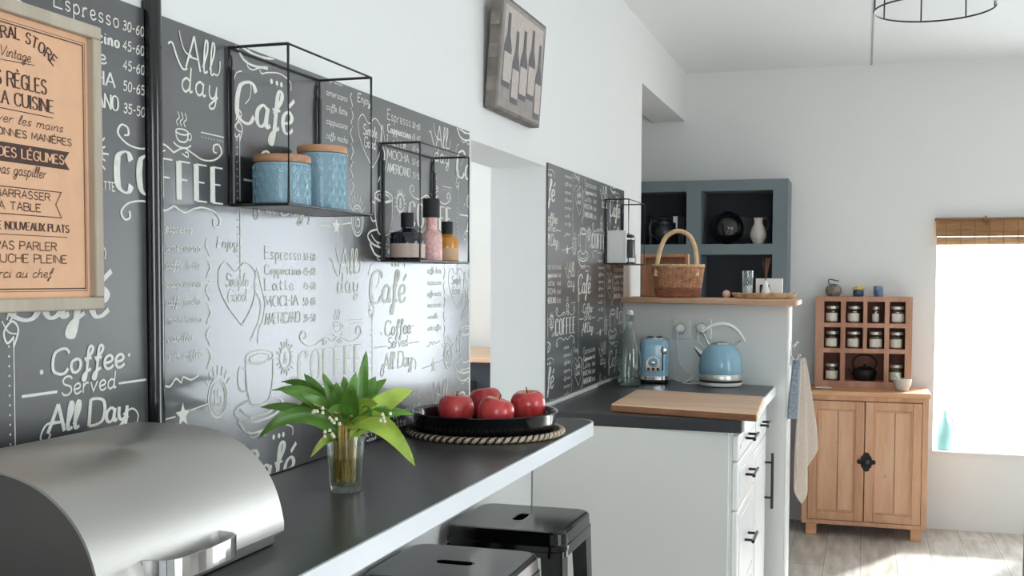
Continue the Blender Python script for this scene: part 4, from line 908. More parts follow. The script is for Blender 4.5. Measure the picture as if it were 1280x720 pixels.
# wall sockets on the half wall
dn = Vector((-.336, -.942, 0)).normalized(); dt = Vector((.942, -.336, 0)).normalized()
def onwall(u, v):    # the half wall's front face
    d = RX*((u-640)/F)+DX*((v-CY)/F)+_f; q0 = Vector((0, 4.56, 0)); return CAM+d*((q0-CAM).dot(dn)/d.dot(dn))
for k, (u, lb) in enumerate(((852.5, 'white square wall socket above the toaster cord, left of the pair'), (879.5, 'white square wall socket right of the pair, half behind the kettle handle'))):
    c = onwall(u, 411); R3 = Matrix((dt, -dn, Vector((0, 0, 1)))).transposed().to_4x4(); R3.translation = c
    if k == 0:
        t = thing('wall_socket', lb, 'socket', c, 'white sockets on the half wall'); ws = t; b = MB()
        b.prism(rrect(-.037, .037, -.040, .040, .006), -.009, -.001, 'Y').xf(R3); b.build('plate', 'white_plastic', t, bevel=.002)
        b = MB(); b.lathe([(.020, 0), (.0235, 0), (.0235, .004), (.020, .004)], n=28, closed=True).xf(R3 @ Matrix.Translation((0, -.009, .002)) @ Matrix.Rotation(math.pi/2, 4, 'X')); b.build('ring', mat('socket_grey', (196, 196, 192), .4), t)
    else: o = copy_tree(ws); o.location = c; o['label'] = lb
def plug(parent, c, pts, r=.0022):
    R3 = Matrix((dt, -dn, Vector((0, 0, 1)))).transposed().to_4x4(); R3.translation = c
    b = MB(); b.lathe([(.005, 0), (.0185, .0), (.0185, .018), (.012, .028), (.004, .030)], n=24).xf(R3 @ Matrix.Translation((0, -.0095, .002)) @ Matrix.Rotation(math.pi/2, 4, 'X')); pb = b.build('plug', 'white_plastic', parent)
    b = MB(); b.tube(cr([c+dn*.036]+pts, 6), r, 6); b.build('cord', 'white_plastic', parent)
ca, cb_ = onwall(852.5, 411), onwall(879.5, 411)
tt = thing('x', '', '', (0, 0, 0)); bpy.data.objects.remove(tt)

mat('steel_lid', (214, 212, 206), .3, .7)
# kettle
kx, ky = .478, 4.255
t = thing('kettle', 'pale blue dome kettle with a white arched handle on the worktop', 'kettle', (kx, ky, WT))
MB().lathe([(.02, 0), (.078, 0), (.088, .003), (.091, .010), (.0905, .016), (.02, .017)], (kx, ky), WT, 40).build('power_base', 'white_plastic', t)
MB().lathe([(.03, .0175), (.0905, .0175), (.0915, .021), (.0905, .024), (.03, .024)], (kx, ky), WT, 48).build('base_ring', 'iron', t)
MB().lathe([(.03, .0245), (.091, .0245), (.0918, .028), (.0918, .046), (.09, .049), (.03, .049)], (kx, ky), WT, 48).build('steel_band', 'steel_lid', t)
prof = [(.03, .0495), (.0905, .0495), (.0925, .055), (.0925, .085), (.0895, .108), (.082, .130), (.070, .148), (.054, .161), (.046, .165), (.01, .1655)]
MB().lathe(prof, (kx, ky), WT, 56).build('body', 'blue_enamel', t, smooth=50)
MB().lathe([(.01, .166), (.043, .1658), (.041, .170), (.020, .176), (.008, .178)], (kx, ky), WT, 32).build('lid', 'chrome', t)
sd = Vector((-.955, -.1, 0)).normalized()
b = MB(); q = Vector((kx, ky, WT)); b.tube([q+sd*.066+Vector((0, 0, .112)), q+sd*.086+Vector((0, 0, .128)), q+sd*.112+Vector((0, 0, .153))], [.021, .0145, .0075], 14); b.build('spout', 'chrome', t)
b = MB(); b.tube([q+sd*.050+Vector((0, 0, .160)), q+sd*.062+Vector((0, 0, .180)), q+sd*.076+Vector((0, 0, .206))], [.0055, .0042, .0042], 8); b.build('front_bracket', 'chrome', t)
b = MB(); b.tube([q-sd*.056+Vector((0, 0, .158)), q-sd*.072+Vector((0, 0, .172)), q-sd*.085+Vector((0, 0, .180))], .0045, 8); b.build('rear_bracket', 'chrome', t)
P = [q+sd*.078+Vector((0, 0, .212)), q+sd*.05+Vector((0, 0, .232)), q+Vector((0, 0, .245)), q-sd*.045+Vector((0, 0, .236)), q-sd*.08+Vector((0, 0, .208)), q-sd*.102+Vector((0, 0, .175))]
b = MB(); Q = cr(P, 6); b.tube(Q, [.0065+.0045*math.sin(math.pi*min(1, i/(len(Q)-1)*1.05)) for i in range(len(Q))], 12, flat=.75); b.build('handle', 'white_plastic', t, smooth=60)
for ch in list(t.children): ch.scale = (.87, .87, .955)
t.location = (.442, 4.262, WT)
WL[t] = Vector((.442, 4.262, WT))
plug(t, cb_, [cb_+dn*.04+Vector((.0, 0, -.05)), Vector((.40, 4.35, 1.0)), Vector((.33, 4.36, WT+.03)), Vector((.30, 4.33, WT+.0035)), Vector((.295, 4.29, WT+.0035)), Vector((.33, 4.27, WT+.0035)), Vector((.355, 4.30, WT+.0035)), Vector((.32, 4.325, WT+.0055)), Vector((.36, 4.29, WT+.0035)), Vector((.375, 4.262, WT+.0035))])
to = bpy.data.objects['toaster']
# the toaster's own cord, laid out in its local frame
Mi = (Matrix.Translation((tx, ty, WT)) @ Matrix.Rotation(ang, 4, 'Z')).inverted()
R3 = Matrix((dt, -dn, Vector((0, 0, 1)))).transposed().to_4x4(); R3.translation = ca
b = MB(); b.lathe([(.005, 0), (.0185, .0), (.0185, .018), (.012, .028), (.004, .030)], n=24).xf(Mi @ R3 @ Matrix.Translation((0, -.0095, .002)) @ Matrix.Rotation(math.pi/2, 4, 'X')); b.build('plug', 'white_plastic', to)
b = MB(); b.tube(cr([ca+dn*.036, ca+dn*.042+Vector((.001, 0, -.05)), ca+dn*.02+Vector((.004, 0, -.14)), Vector((.315, 4.405, WT+.02)), Vector((.30, 4.38, WT+.004)), Vector((.265, 4.375, WT+.004)), Vector((.245, 4.375, WT+.012))], 6), .0022, 6).xf(Mi); b.build('cord', 'white_plastic', to)

# ------------------------------------------------------------------ things on the ledge
mat('wicker', (196, 146, 110), .6, var=.35, vscale=50); mat('wicker_dark', (160, 104, 78), .65, var=.3, vscale=60); mat('wicker_pale', (222, 186, 142), .5, var=.12, vscale=40)
gx, gy = .235, 4.52
t = thing('wicker_basket', 'oval woven wicker basket with a tall arched handle on the ledge', 'basket', (gx, gy, CAP))
Hb, NS = .128, 34
def rad(f): return .085+.018*f
b = MB(); b2 = MB()
for k in range(20):
    f = (k+.5)/20; z_ = CAP+.004+f*(Hb-.008); P = []
    for i in range(NS*4):
        a = 2*math.pi*i/(NS*4); s = math.cos(NS/2*a)*(1 if k % 2 else -1); r_ = rad(f)+.0032*s
        P.append((gx+r_*math.cos(a), gy+r_*.7*math.sin(a), z_))
    (b2 if k < 6 else b).tube(P, .0034, 5, closed=True)
b.build('weave', 'wicker', t); b2.build('lower_weave', 'wicker_dark', t)
b = MB()
for i in range(NS):
    a = 2*math.pi*i/NS; b.tube([(gx+rad(f)*math.cos(a), gy+rad(f)*.7*math.sin(a), CAP+.003+f*(Hb-.002)) for f in (0, .5, 1)], .0022, 5)
b.lathe([(.002, .001), (.082, .001), (.082, .006), (.002, .006)], (gx, gy), CAP, 36, sy=.7)
b.build('stakes', 'wicker_dark', t)
b = MB()
for ph in (0, math.pi):
    b.tube([(gx+(.1035+.003*math.cos(20*a+ph))*math.cos(a), gy+(.1035+.003*math.cos(20*a+ph))*.7*math.sin(a), CAP+Hb+.003*math.sin(20*a+ph)) for a in [2*math.pi*i/120 for i in range(120)]], .0038, 6, closed=True)
b.build('rim', 'wicker_pale', t)
b = MB()
P = [(gx-.082, gy-.045, CAP+.085), (gx-.078, gy-.03, CAP+.14), (gx-.068, gy-.01, CAP+.20), (gx-.045, gy, CAP+.248), (gx, gy, CAP+.268), (gx+.045, gy, CAP+.248), (gx+.068, gy-.0, CAP+.20), (gx+.078, gy-.02, CAP+.14), (gx+.082, gy-.04, CAP+.085)]
b.tube(cr([Vector(q) for q in P], 6), .0095, 10); b.build('handle', 'wicker_pale', t)
# wooden box behind the basket
t = thing('wooden_box', 'tan wooden box frame behind the basket beside the wall end', 'box', (.16, 4.70, CAP))
ox0, ox1, oy = .052, .262, 4.69
b = MB(); z0 = CAP+.001; z1 = CAP+.178
def bk(x, yo): return oy-(x-ox0)*.357+yo
def sl(b, x0, x1, z0, z1, ya, yb):
    b.add([(x0, bk(x0, ya), z0), (x1, bk(x1, ya), z0), (x1, bk(x1, yb), z0), (x0, bk(x0, yb), z0), (x0, bk(x0, ya), z1), (x1, bk(x1, ya), z1), (x1, bk(x1, yb), z1), (x0, bk(x0, yb), z1)], [(0,3,2,1),(4,5,6,7),(0,1,5,4),(1,2,6,5),(2,3,7,6),(3,0,4,7)])
sl(b, ox0, ox0+.02, z0, z1, 0, .05); sl(b, ox1-.016, ox1, z0, z1, 0, .05); sl(b, ox0+.02, ox1-.016, z1-.014, z1, 0, .05); sl(b, ox0+.02, ox1-.016, z0, z0+.014, 0, .05)
b.build('frame', 'box_wood', t, smooth=None, bevel=.002)
b = MB(); sl(b, ox0+.02, ox1-.016, z0+.014, z1-.014, .035, .045); b.build('back_panel', 'rack_wood', t, smooth=None)
b = MB(); sl(b, ox0+.02, ox1-.016, z0+.014, z1-.045, .004, .012); b.build('front_panel', 'box_wood', t, smooth=None)
# woven tray and small things on it
wx, wy = .585, 4.41
mat('tray_weave', (206, 170, 132), .7, var=.35, vscale=45)
t = thing('oval_tray', 'shallow oval woven tray at the right end of the ledge', 'tray', (wx, wy, CAP))
b = MB(); b.lathe([(.002, .001), (.112, .001), (.124, .010), (.128, .019), (.124, .020), (.118, .012), (.108, .007), (.002, .007)], (0, 0), CAP, 48, sy=.52)
M_ = Matrix.Translation((wx, wy, 0)) @ Matrix.Rotation(math.radians(-18), 4, 'Z'); b.xf(M_); b.build('dish', 'tray_weave', t)
b = MB()
for k in range(3):
    b.tube([((.1255-.003*k+.0018*math.cos(26*a+k*2))*math.cos(a), (.1255-.003*k+.0018*math.cos(26*a+k*2))*.52*math.sin(a), CAP+.0195-.004*k+.0016*math.sin(26*a+k*2)) for a in [2*math.pi*i/130 for i in range(130)]], .0028, 5, closed=True)
b.xf(M_); b.build('woven_rim', 'tray_weave', t)
TZ = CAP+.0075
b = MB(); cxx, cyy = .522, 4.432
t = thing('candle_glass', 'tall clear candle glass at the left on the oval tray', 'candle', (cxx, cyy, TZ))
MB().lathe([(.004, .0), (.0195, 0), (.0205, .003), (.0205, .10), (.0192, .10), (.019, .006), (.004, .005)], (cxx, cyy), TZ, 28).build('glass', 'clear_glass', t)
MB().lathe([(.002, .0065), (.0183, .0065), (.0183, .042), (.002, .042)], (cxx, cyy), TZ, 24).build('wax', 'white_matt', t)
t = thing('white_block', 'white house-like block with a dark opening behind the cone vase', 'ornament', (.60, 4.47, CAP))
b = MB(); b.prism([(.555, .022), (.645, .022), (.645, .078), (.555, .082), ], 4.476, 4.49, 'Y')
t2 = [(.553, .0), (.650, .0), (.650, .080), (.553, .080)]
b = MB()
for x0, x1, z0, z1 in ((.548, .562, 0, .076), (.600, .650, 0, .076), (.562, .600, .052, .076), (.562, .600, 0, .012)): b.box(x0, x1, 4.485, 4.512, CAP+.002+z0, CAP+.002+z1)
b.build('block', 'white_matt', t, smooth=None)
MB().box(.562, .600, 4.504, 4.511, CAP+.014, CAP+.054).build('opening_back', 'slate_back', t, smooth=None)
vx_, vy_ = .592, 4.40
t = thing('cone_vase', 'small white cone vase with dry reeds on the oval tray', 'vase', (vx_, vy_, TZ))
MB().lathe([(.006, 0), (.0185, 0), (.019, .003), (.009, .050), (.006, .062), (.0045, .062), (.004, .05)], (vx_, vy_), TZ, 24).build('body', 'white_matt', t)
b = MB(); mat('dry_reed', (122, 78, 56), .8)
for k in range(13):
    a = random.uniform(0, 6.28); r_ = random.uniform(.006, .028)
    b.tube([(vx_, vy_, TZ+.055), (vx_+.3*r_*math.cos(a), vy_+.3*r_*math.sin(a), TZ+.085), (vx_+r_*math.cos(a), vy_+r_*math.sin(a), TZ+random.uniform(.12, .155))], [.0007, .0007, .0013], 5)
b.build('reeds', 'dry_reed', t)
tag(MB().ball((.440, 4.437, CAP+.0165), .0155, 14).build('pebble', 'blush', origin=(.440, 4.437, CAP)), 'small round pinkish object between basket and oval tray', 'ornament')

# ------------------------------------------------------------------ slate blue shelf unit in the alcove
SY = 5.90
A = lambda u, v: at(u, v, 'Y', SY)
X0 = -.62; X1 = A(985, 250).x; ZT = A(895, 225).z; xa = A(858, 270).x; xb = A(876, 270).x; xc_ = A(966, 270).x
za = A(920, 238).z; zb_ = A(920, 305).z; zc = A(920, 318).z; zlow = zc-(zb_-(zb_-(za-zb_)))-.0
t = thing('shelf_unit', 'slate blue open shelf unit filling the alcove behind the ledge', 'shelf unit', ((X0+X1)/2, SY+.15, 0))
rows = [(zb_, za)]; hh = za-zb_; rail = zb_-zc; zz = zc
while zz-hh > .12: rows.append((zz-hh, zz)); zz = zz-hh-rail
cols = [(X0+.06, xa-.40-.06) if False else (xa-.375, xa), (xb, xc_)]
cols = [(max(X0+.03, xa-(xc_-xb)), xa), (xb, xc_)]
YB = 6.19; b = MB()
xs = [X0, cols[0][0], cols[0][1], cols[1][0], cols[1][1], X1]
for x0, x1 in ((xs[0], xs[1]), (xs[2], xs[3]), (xs[4], xs[5])): b.box(x0, x1, SY, YB, .001, ZT)
edges = [ZT]+[q for r_ in rows for q in (r_[1], r_[0])]+[.001]
for x0, x1 in cols:
    for k in range(0, len(edges), 2): b.box(x0, x1, SY, YB, edges[k+1], edges[k])
b.build('carcass', 'slate_paint', t, smooth=None, fix=False)
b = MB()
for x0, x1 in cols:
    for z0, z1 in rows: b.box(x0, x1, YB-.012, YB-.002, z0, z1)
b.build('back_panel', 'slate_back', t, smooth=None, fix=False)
S1 = rows[0][0]+.0006
# upper left compartment
mat('pewter', (74, 74, 80), .35, .7)
q = A(826, 290); jx, jy = q.x, SY+.10
t = thing('pewter_jug', 'dark pewter lidded jug in the upper left compartment of the slate shelf', 'jug', (jx, jy, S1))
MB().lathe([(.02, 0), (.034, 0), (.036, .005), (.028, .014), (.050, .040), (.057, .066), (.050, .092), (.034, .108), (.032, .125), (.038, .132), (.02, .134)], (jx, jy), S1, 32).build('body', 'pewter', t)
MB().lathe([(.01, .1345), (.039, .1345), (.036, .143), (.018, .150), (.007, .153), (.006, .160), (.002, .162)], (jx, jy), S1, 28).build('lid', 'pewter', t)
b = MB(); b.tube(cr([Vector(v_) for v_ in ((jx-.034, jy, S1+.122), (jx-.062, jy, S1+.128), (jx-.078, jy, S1+.10), (jx-.074, jy, S1+.06), (jx-.05, jy, S1+.04))], 5), .005, 8); b.build('handle', 'pewter', t)
q = A(807, 290)
q.x -= .012
t = thing('dark_bottle', 'slim dark bottle at the far left of the slate shelf beside the jug', 'bottle', (q.x, SY+.22, S1))
MB().lathe([(.01, 0), (.021, 0), (.022, .004), (.022, .085), (.010, .115), (.009, .15), (.005, .15)], (q.x, SY+.22), S1, 24).build('body', 'pewter', t)
MB().lathe([(.004, .1505), (.0095, .1505), (.0095, .165), (.004, .165)], (q.x, SY+.22), S1, 16).build('cap', 'black_matt', t)
q = A(846, 290)
t = thing('black_tin', 'black rectangular tin with a white tag right of the pewter jug', 'tin', (q.x, SY+.12, S1))
MB().prism(rrect(q.x-.012, q.x+.03, SY+.09, SY+.15, .006), S1, S1+.15).build('body', 'black_matt', t, bevel=.002)
b = MB().box(q.x-.036, q.x-.012, SY+.1, SY+.103, S1+.118, S1+.152).box(q.x-.022, q.x-.010, SY+.1, SY+.103, S1+.088, S1+.118); b.build('tag', 'white_matt', t, smooth=None)
# upper right compartment
q = A(907, 283); r_ = .084
t = thing('round_vase', 'large round glossy black vase in the upper right compartment', 'vase', (q.x, SY+.105, S1))
pr = [(.02, 0)]+[(r_*math.sin(a), r_+.002-r_*math.cos(a)) for a in [math.radians(22+ (158-22)*i/18) for i in range(19)]]+[(.024, 2*r_+.004), (.018, 2*r_+.004), (.016, 2*r_-.01)]
MB().lathe(pr, (q.x, SY+.105), S1, 40).build('body', 'black_gloss', t)
mat('grey_plate', (58, 60, 66), .3, coat=.3)
q = A(921, 285); r_ = .078
b = MB(); b.lathe([(.002, 0), (r_*.6, .0), (r_*.95, .009), (r_, .014), (r_*.97, .016), (r_*.6, .006), (.002, .005)], n=40)
b.xf(Matrix.Translation((q.x+.012, SY+.245, S1+r_*.97+.0005)) @ Matrix.Rotation(math.radians(76), 4, 'X'))
tag(b.build('plate', 'grey_plate', origin=(q.x, SY+.23, S1)), 'dark grey plate standing upright behind the round black vase', 'plate')
mat('cream_glaze', (212, 204, 196), .3, coat=.3, var=.15, vscale=20)
q = A(946, 285); jx = q.x; jy = SY+.09
t = thing('cream_jug', 'small cream jug with a dark handle right of the round black vase', 'jug', (jx, jy, S1))
MB().lathe([(.01, 0), (.024, 0), (.026, .004), (.042, .035), (.043, .055), (.033, .088), (.022, .108), (.022, .126), (.026, .138), (.023, .138), (.019, .110)], (jx, jy), S1, 28).build('body', 'cream_glaze', t)
b = MB(); b.tube(cr([Vector(v_) for v_ in ((jx+.018, jy, S1+.128), (jx+.040, jy, S1+.136), (jx+.052, jy, S1+.115), (jx+.048, jy, S1+.085), (jx+.032, jy, S1+.072))], 5), .0055, 8); b.build('handle', 'pewter', t)

# ------------------------------------------------------------------ towels on the end of the half wall
hx = at(996, 440, 'Y', 4.40).x
ew = lambda f: Vector((.6905, 4.315+.15*f, 0))
t = thing('coat_hook', 'metal double hook on the end of the half wall', 'hook', (.73, 4.37, 1.02))
c = ew(.35)+Vector((0, 0, 1.02)); nd = Vector((1, 0, 0))
b = MB(); b.tube(cr([c, c+nd*.012+Vector((0, 0, -.02)), c+nd*.026+Vector((0, 0, -.022)), c+nd*.034+Vector((0, 0, -.004))], 5), .003, 8); b.tube(cr([c+Vector((0, 0, .03)), c+nd*.014+Vector((0, 0, .03)), c+nd*.026+Vector((0, 0, .045))], 5), .003, 8); b.ball(c+nd*.034+Vector((0, 0, -.004)), .005); b.ball(c+nd*.026+Vector((0, 0, .045)), .005); b.build('prongs', 'chrome', t)
b = MB(); b.prism(rrect(-.008, .008, -.045, .05, .006), 0, .003).xf(Matrix.Translation(c) @ Matrix((Vector((0, 1, 0)), Vector((0, 0, 1)), nd)).transposed().to_4x4()); b.build('back_plate', 'chrome', t)
wd = Vector((.62, .78, 0))
def cloth(name, label, cat, mt, c0, zt, L, w0, w1, off, skew=0, folds=3, ph=0, th=.006, tail=0):
    def fn(a, v):
        q = v-.5; wv = w0+(w1-w0)*min(1, a*1.25)**.8
        depth_ = off+.012*math.sin(q*folds*2*math.pi+ph+a*1.2)*(.4+.6*a)+.010*(1-a)
        zz = zt-L*a*(1-tail*abs(q+.25*math.sin(ph))*1.2)
        return c0+wd*(q*wv+skew*a)+nd*depth_+Vector((0, 0, zz))
    o = MB().grid(fn, 34, 26).build(name, mt, origin=(c0.x, c0.y, zt-L), smooth=80, fix=False, solid=th)
    return tag(o, label, cat)
mat('linen', (212, 196, 182), .95, sheen=.3, bump=.5, bscale=400, var=.06, vscale=90); mat('blue_check', (140, 150, 160), .95, sheen=.3, bump=.5, bscale=300, var=.3, vscale=120)
c0 = ew(.35)
cloth('tea_towel', 'beige linen tea towel hanging from the hook on the half wall', 'towel', 'linen', c0+nd*.012, 1.005, .56, .03, .115, .022, skew=.035, folds=2, ph=.5, tail=.5)
cloth('pot_holder', 'small blue-grey quilted pot holder hanging beside the beige tea towel', 'pot holder', 'blue_check', ew(.06)+nd*.006, 1.0, .22, .02, .045, .014, folds=1, ph=1.2, th=.010)

# ------------------------------------------------------------------ pine cupboard
CY0 = 5.87; B = lambda u, v: at(u, v, 'Y', CY0)
cx0, cx1 = B(1003, 560).x, B(1160, 560).x; ct = .742
t = thing('pine_cupboard', 'old two-door pine cupboard with iron latch under the window wall rack', 'cupboard', ((cx0+cx1)/2, 6.0, 0))
b = MB(); b.box(cx0, cx0+.02, CY0+.02, 6.19, .06, ct-.024).box(cx1-.02, cx1, CY0+.02, 6.19, .06, ct-.024).box(cx0+.02, cx1-.02, 6.17, 6.19, .06, ct-.024).box(cx0+.02, cx1-.02, CY0+.02, 6.17, .06, .08)
b.box(cx0, cx0+.028, CY0, CY0+.02, .06, ct-.024).box(cx1-.028, cx1, CY0, CY0+.02, .06, ct-.024).box(cx0+.028, cx1-.028, CY0, CY0+.02, ct-.048, ct-.024).box(cx0+.028, cx1-.028, CY0, CY0+.02, .06, .082)
b.build('carcass', 'pine_frame', t, smooth=None, bevel=.002)
MB().box(cx0-.008, cx1+.008, CY0-.014, 6.2, ct-.0235, ct).build('top', 'pine_top', t, bevel=.002)
for x in (cx0+.02, cx1-.075):
    for y in (CY0+.012, 6.11): MB().box(x, x+.055, y, y+.06, 0, .0595).build('foot', 'pine_top', t, bevel=.004)
xm = (cx0+cx1)/2+.001
for k, (d0, d1) in enumerate(((cx0+.030, xm-.002), (xm+.002, cx1-.030))):
    z0, z1 = .085, ct-.051; fw = .042; b = MB(); y0, y1 = CY0-.006, CY0+.016
    b.box(d0, d0+fw, y0, y1, z0, z1).box(d1-fw, d1, y0, y1, z0, z1).box(d0+fw, d1-fw, y0, y1, z0, z0+fw).box(d0+fw, d1-fw, y0, y1, z1-fw, z1)
    d = b.build('door', 'pine_frame', t, smooth=None, bevel=.0025)
    b = MB(); i0, i1 = d0+fw, d1-fw; mid = (i0+i1)/2+.008
    b.box(i0, mid-.0012, CY0+.003, CY0+.012, z0+fw, z1-fw).box(mid+.0012, i1, CY0+.003, CY0+.012, z0+fw, z1-fw)
    b.build('board_panel', 'pine', d, smooth=None, bevel=.0015)
    b = MB(); o_ = .009
    for x0, x1, q0, q1 in ((i0, i0+o_, z0+fw, z1-fw), (i1-o_, i1, z0+fw, z1-fw), (i0+o_, i1-o_, z0+fw, z0+fw+o_), (i0+o_, i1-o_, z1-fw-o_, z1-fw)): b.box(x0, x1, CY0-.003, CY0+.003, q0, q1)
    b.build('moulding', 'pine_frame', d, smooth=None, bevel=.003)
q = B(1078, 577); zl = q.z
lt = MB()
P = [(.0, .048), (.012, .045), (.016, .034), (.024, .026), (.027, .012), (.042, .010), (.046, .0), (.042, -.010), (.027, -.012), (.024, -.026), (.016, -.034), (.012, -.045), (0, -.048)]
P = P+[(-a, c_) for a, c_ in P[-2:0:-1]]
lt.prism([(xm+.010+a, zl+c_) for a, c_ in P], CY0-.0105, CY0-.0065, 'Y')
l_ = lt.build('latch', 'iron', t, bevel=.001)
b = MB(); b.lathe([(.002, 0), (.013, 0), (.012, .006), (.006, .010), (.002, .010)], n=18).xf(Matrix.Translation((xm+.014, CY0-.0105, zl)) @ Matrix.Rotation(math.pi/2, 4, 'X')); b.build('boss', 'pewter', l_)
b = MB(); b.rod((xm-.028, CY0-.013, zl), (xm+.004, CY0-.013, zl), .005); b.build('slide_bolt', 'iron', l_)

# ------------------------------------------------------------------ spice rack with jars
RY = 6.07; Bk = lambda u, v: at(u, v, 'Y', RY)
rx0, rx1, rz0, rz1 = Bk(1019, 424).x, Bk(1140, 424).x, ct+.0006, Bk(1080, 371).z
YW = 6.205
t = thing('spice_rack', 'brown wooden pigeonhole rack of spice jars standing on the cupboard', 'rack', ((rx0+rx1)/2, 6.13, ct))
vx = [Bk(u, 400).x for u in (1030, 1051, 1057, 1079, 1084, 1106, 1112, 1132)]
hz = [Bk(1080, v).z for v in (377, 404, 409.5, 436, 441.5, 477)]
b = MB()
b.box(rx0, vx[0], RY, YW, rz0, rz1).box(vx[7], rx1, RY, YW, rz0, rz1)
b.box(vx[0], vx[7], RY, YW, hz[0], rz1).box(vx[0], vx[7], RY, YW, hz[2], hz[1]).box(vx[0], vx[7], RY, YW, hz[4], hz[3]).box(vx[0], vx[7], RY, YW, rz0, hz[5])
for a, c_ in ((1, 2), (5, 6)): b.box(vx[a], vx[c_], RY, YW, hz[5], hz[4])
for a, c_ in ((1, 2), (3, 4), (5, 6)):
    b.box(vx[a], vx[c_], RY, YW, hz[1], hz[0]); b.box(vx[a], vx[c_], RY, YW, hz[3], hz[2])
b.build('frame', 'rack_wood', t, smooth=None, fix=False)
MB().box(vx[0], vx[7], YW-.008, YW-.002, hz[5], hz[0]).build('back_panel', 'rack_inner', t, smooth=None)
mat('spice', (186, 160, 134), .9, var=.45, vscale=140); mat('jar_label', (226, 220, 206), .7)
cells = [((vx[2*i]+vx[2*i+1])/2, z_) for z_ in (hz[1], hz[3]) for i in range(4)]+[((vx[0]+vx[1])/2, hz[5]), ((vx[6]+vx[7])/2, hz[5])]
jt = thing('spice_jar', '', 'jar', (0, 0, 0), 'spice jars in the pigeonhole rack')
MB().lathe([(.004, .0), (.026, 0), (.029, .003), (.029, .056), (.024, .063), (.023, .066), (.021, .066), (.022, .062), (.027, .055), (.027, .004), (.004, .003)], n=24).build('glass', 'clear_glass', jt)
MB().lathe([(.002, .0035), (.0265, .0035), (.0265, .046), (.002, .047)], n=20).build('spice', 'spice', jt)
MB().lathe([(.004, .0665), (.027, .0665), (.0275, .069), (.0275, .079), (.026, .081), (.004, .081)], n=24).build('lid', 'steel_lid', jt)
b = MB(); b.grid(lambda a, v: (.0294*math.sin((a-.55)*2.1), -.0294*math.cos((a-.55)*2.1), .008+.038*v), 8, 1); b.build('paper_label', 'jar_label', jt, fix=False)
rn, cn = ('top', 'middle'), ('first', 'second', 'third', 'fourth')
for k, (x, z_) in enumerate(cells):
    o = jt if k == 0 else copy_tree(jt)
    o.location = (x, RY+.055, z_+.0004); o.rotation_euler.z = random.uniform(-.4, .4); o.scale = (1.2, 1.2, 1.08) if k != 2 else (.68, .68, 1.05)
    o['label'] = ('small spice jar in the %s row of the rack, %s from the left' % (rn[k//4], cn[k % 4])) if k < 8 else ('small spice jar in the bottom row left of the iron teapot' if k == 8 else 'small spice jar in the bottom row right of the iron teapot')
# iron teapot
tx_, tz_ = (vx[2]+vx[5])/2+.002, hz[5]+.0004; ty_ = RY+.072
t = thing('iron_teapot', 'black cast iron teapot with hoop handle in the rack', 'teapot', (tx_, ty_, tz_))
MB().lathe([(.02, 0), (.045, 0), (.052, .006), (.061, .026), (.062, .046), (.057, .058), (.04, .066), (.01, .069)], (tx_, ty_), tz_, 32).build('body', 'iron', t)
MB().lathe([(.005, .0692), (.036, .0665), (.033, .072), (.010, .076), (.005, .077), (.007, .082), (.006, .087), (.001, .088)], (tx_, ty_), tz_, 24).build('lid', 'iron', t)
b = MB(); b.tube([(tx_-.052, ty_-.01, tz_+.036), (tx_-.068, ty_-.014, tz_+.05), (tx_-.078, ty_-.016, tz_+.062)], [.010, .008, .006], 10); b.build('spout', 'iron', t)
b = MB(); b.tube(cr([Vector(v_) for v_ in ((tx_-.048, ty_, tz_+.060), (tx_-.060, ty_, tz_+.095), (tx_-.035, ty_, tz_+.126), (tx_, ty_, tz_+.134), (tx_+.035, ty_, tz_+.126), (tx_+.060, ty_, tz_+.095), (tx_+.048, ty_, tz_+.060))], 5), .0038, 8); b.build('hoop_handle', 'iron', t)
# mortar, saucer
q = at(1128, 478, 'Y', 5.99); mx_, my_ = q.x, 5.985; z = ct+.0006
t = thing('mortar', 'small pale grey mortar with pestle at the right on the cupboard top', 'mortar', (mx_, my_, z))
mat('stone', (206, 206, 198), .6, var=.08, vscale=60)
MB().lathe([(.01, 0), (.024, 0), (.027, .005), (.035, .030), (.0375, .054), (.034, .055), (.029, .030), (.018, .012), (.002, .010)], (mx_, my_), z, 28).build('bowl', 'stone', t)
b = MB(); b.tube([(mx_+.005, my_, z+.018), (mx_-.015, my_, z+.052), (mx_-.030, my_, z+.078)], [.009, .006, .008], 10); b.build('pestle', 'stone', t)
t.scale = (1.2, 1.2, 1.1)
q = at(1029, 482, 'Y', 5.96)
tag(MB().lathe([(.003, .001), (.03, .001), (.044, .006), (.043, .008), (.03, .004), (.003, .004)], (q.x, 5.955), z, 28, sy=.7).build('saucer', 'white_plastic', origin=(q.x, 5.955, z)), 'small white saucer at the left on the cupboard top', 'saucer')
# three little pots on the rack
z = rz1+.0005; y = 6.135
q = at(1042, 360, 'Y', y); x = q.x
t = thing('stone_pot', 'brownish stone pot with a wire lid, leftmost on top of the rack', 'pot', (x, y, z))
mat('speckled', (134, 122, 110), .6, var=.35, vscale=60)
MB().lathe([(.01, 0), (.026, 0), (.034, .008), (.0415, .028), (.040, .044), (.030, .056), (.022, .058), (.020, .055)], (x, y), z, 28).build('body', 'speckled', t)
b = MB(); b.lathe([(.002, .060), (.023, .0585), (.022, .063), (.004, .066)], (x, y), z, 20); b.tube(cr([Vector(v_) for v_ in ((x-.022, y, z+.062), (x-.026, y, z+.085), (x-.012, y, z+.088), (x+.012, y, z+.082), (x+.026, y, z+.08))], 4), .0028, 6); b.build('lid', 'pewter', t)
q = at(1073, 362, 'Y', y); x = q.x
t = thing('honey_pot', 'dark blue jar with yellow cloth cover, middle one on top of the rack', 'jar', (x, y, z))
mat('navy_glaze', (62, 84, 106), .3, coat=.3, var=.3, vscale=60); mat('yellow_cloth', (222, 186, 92), .8, var=.12, vscale=80)
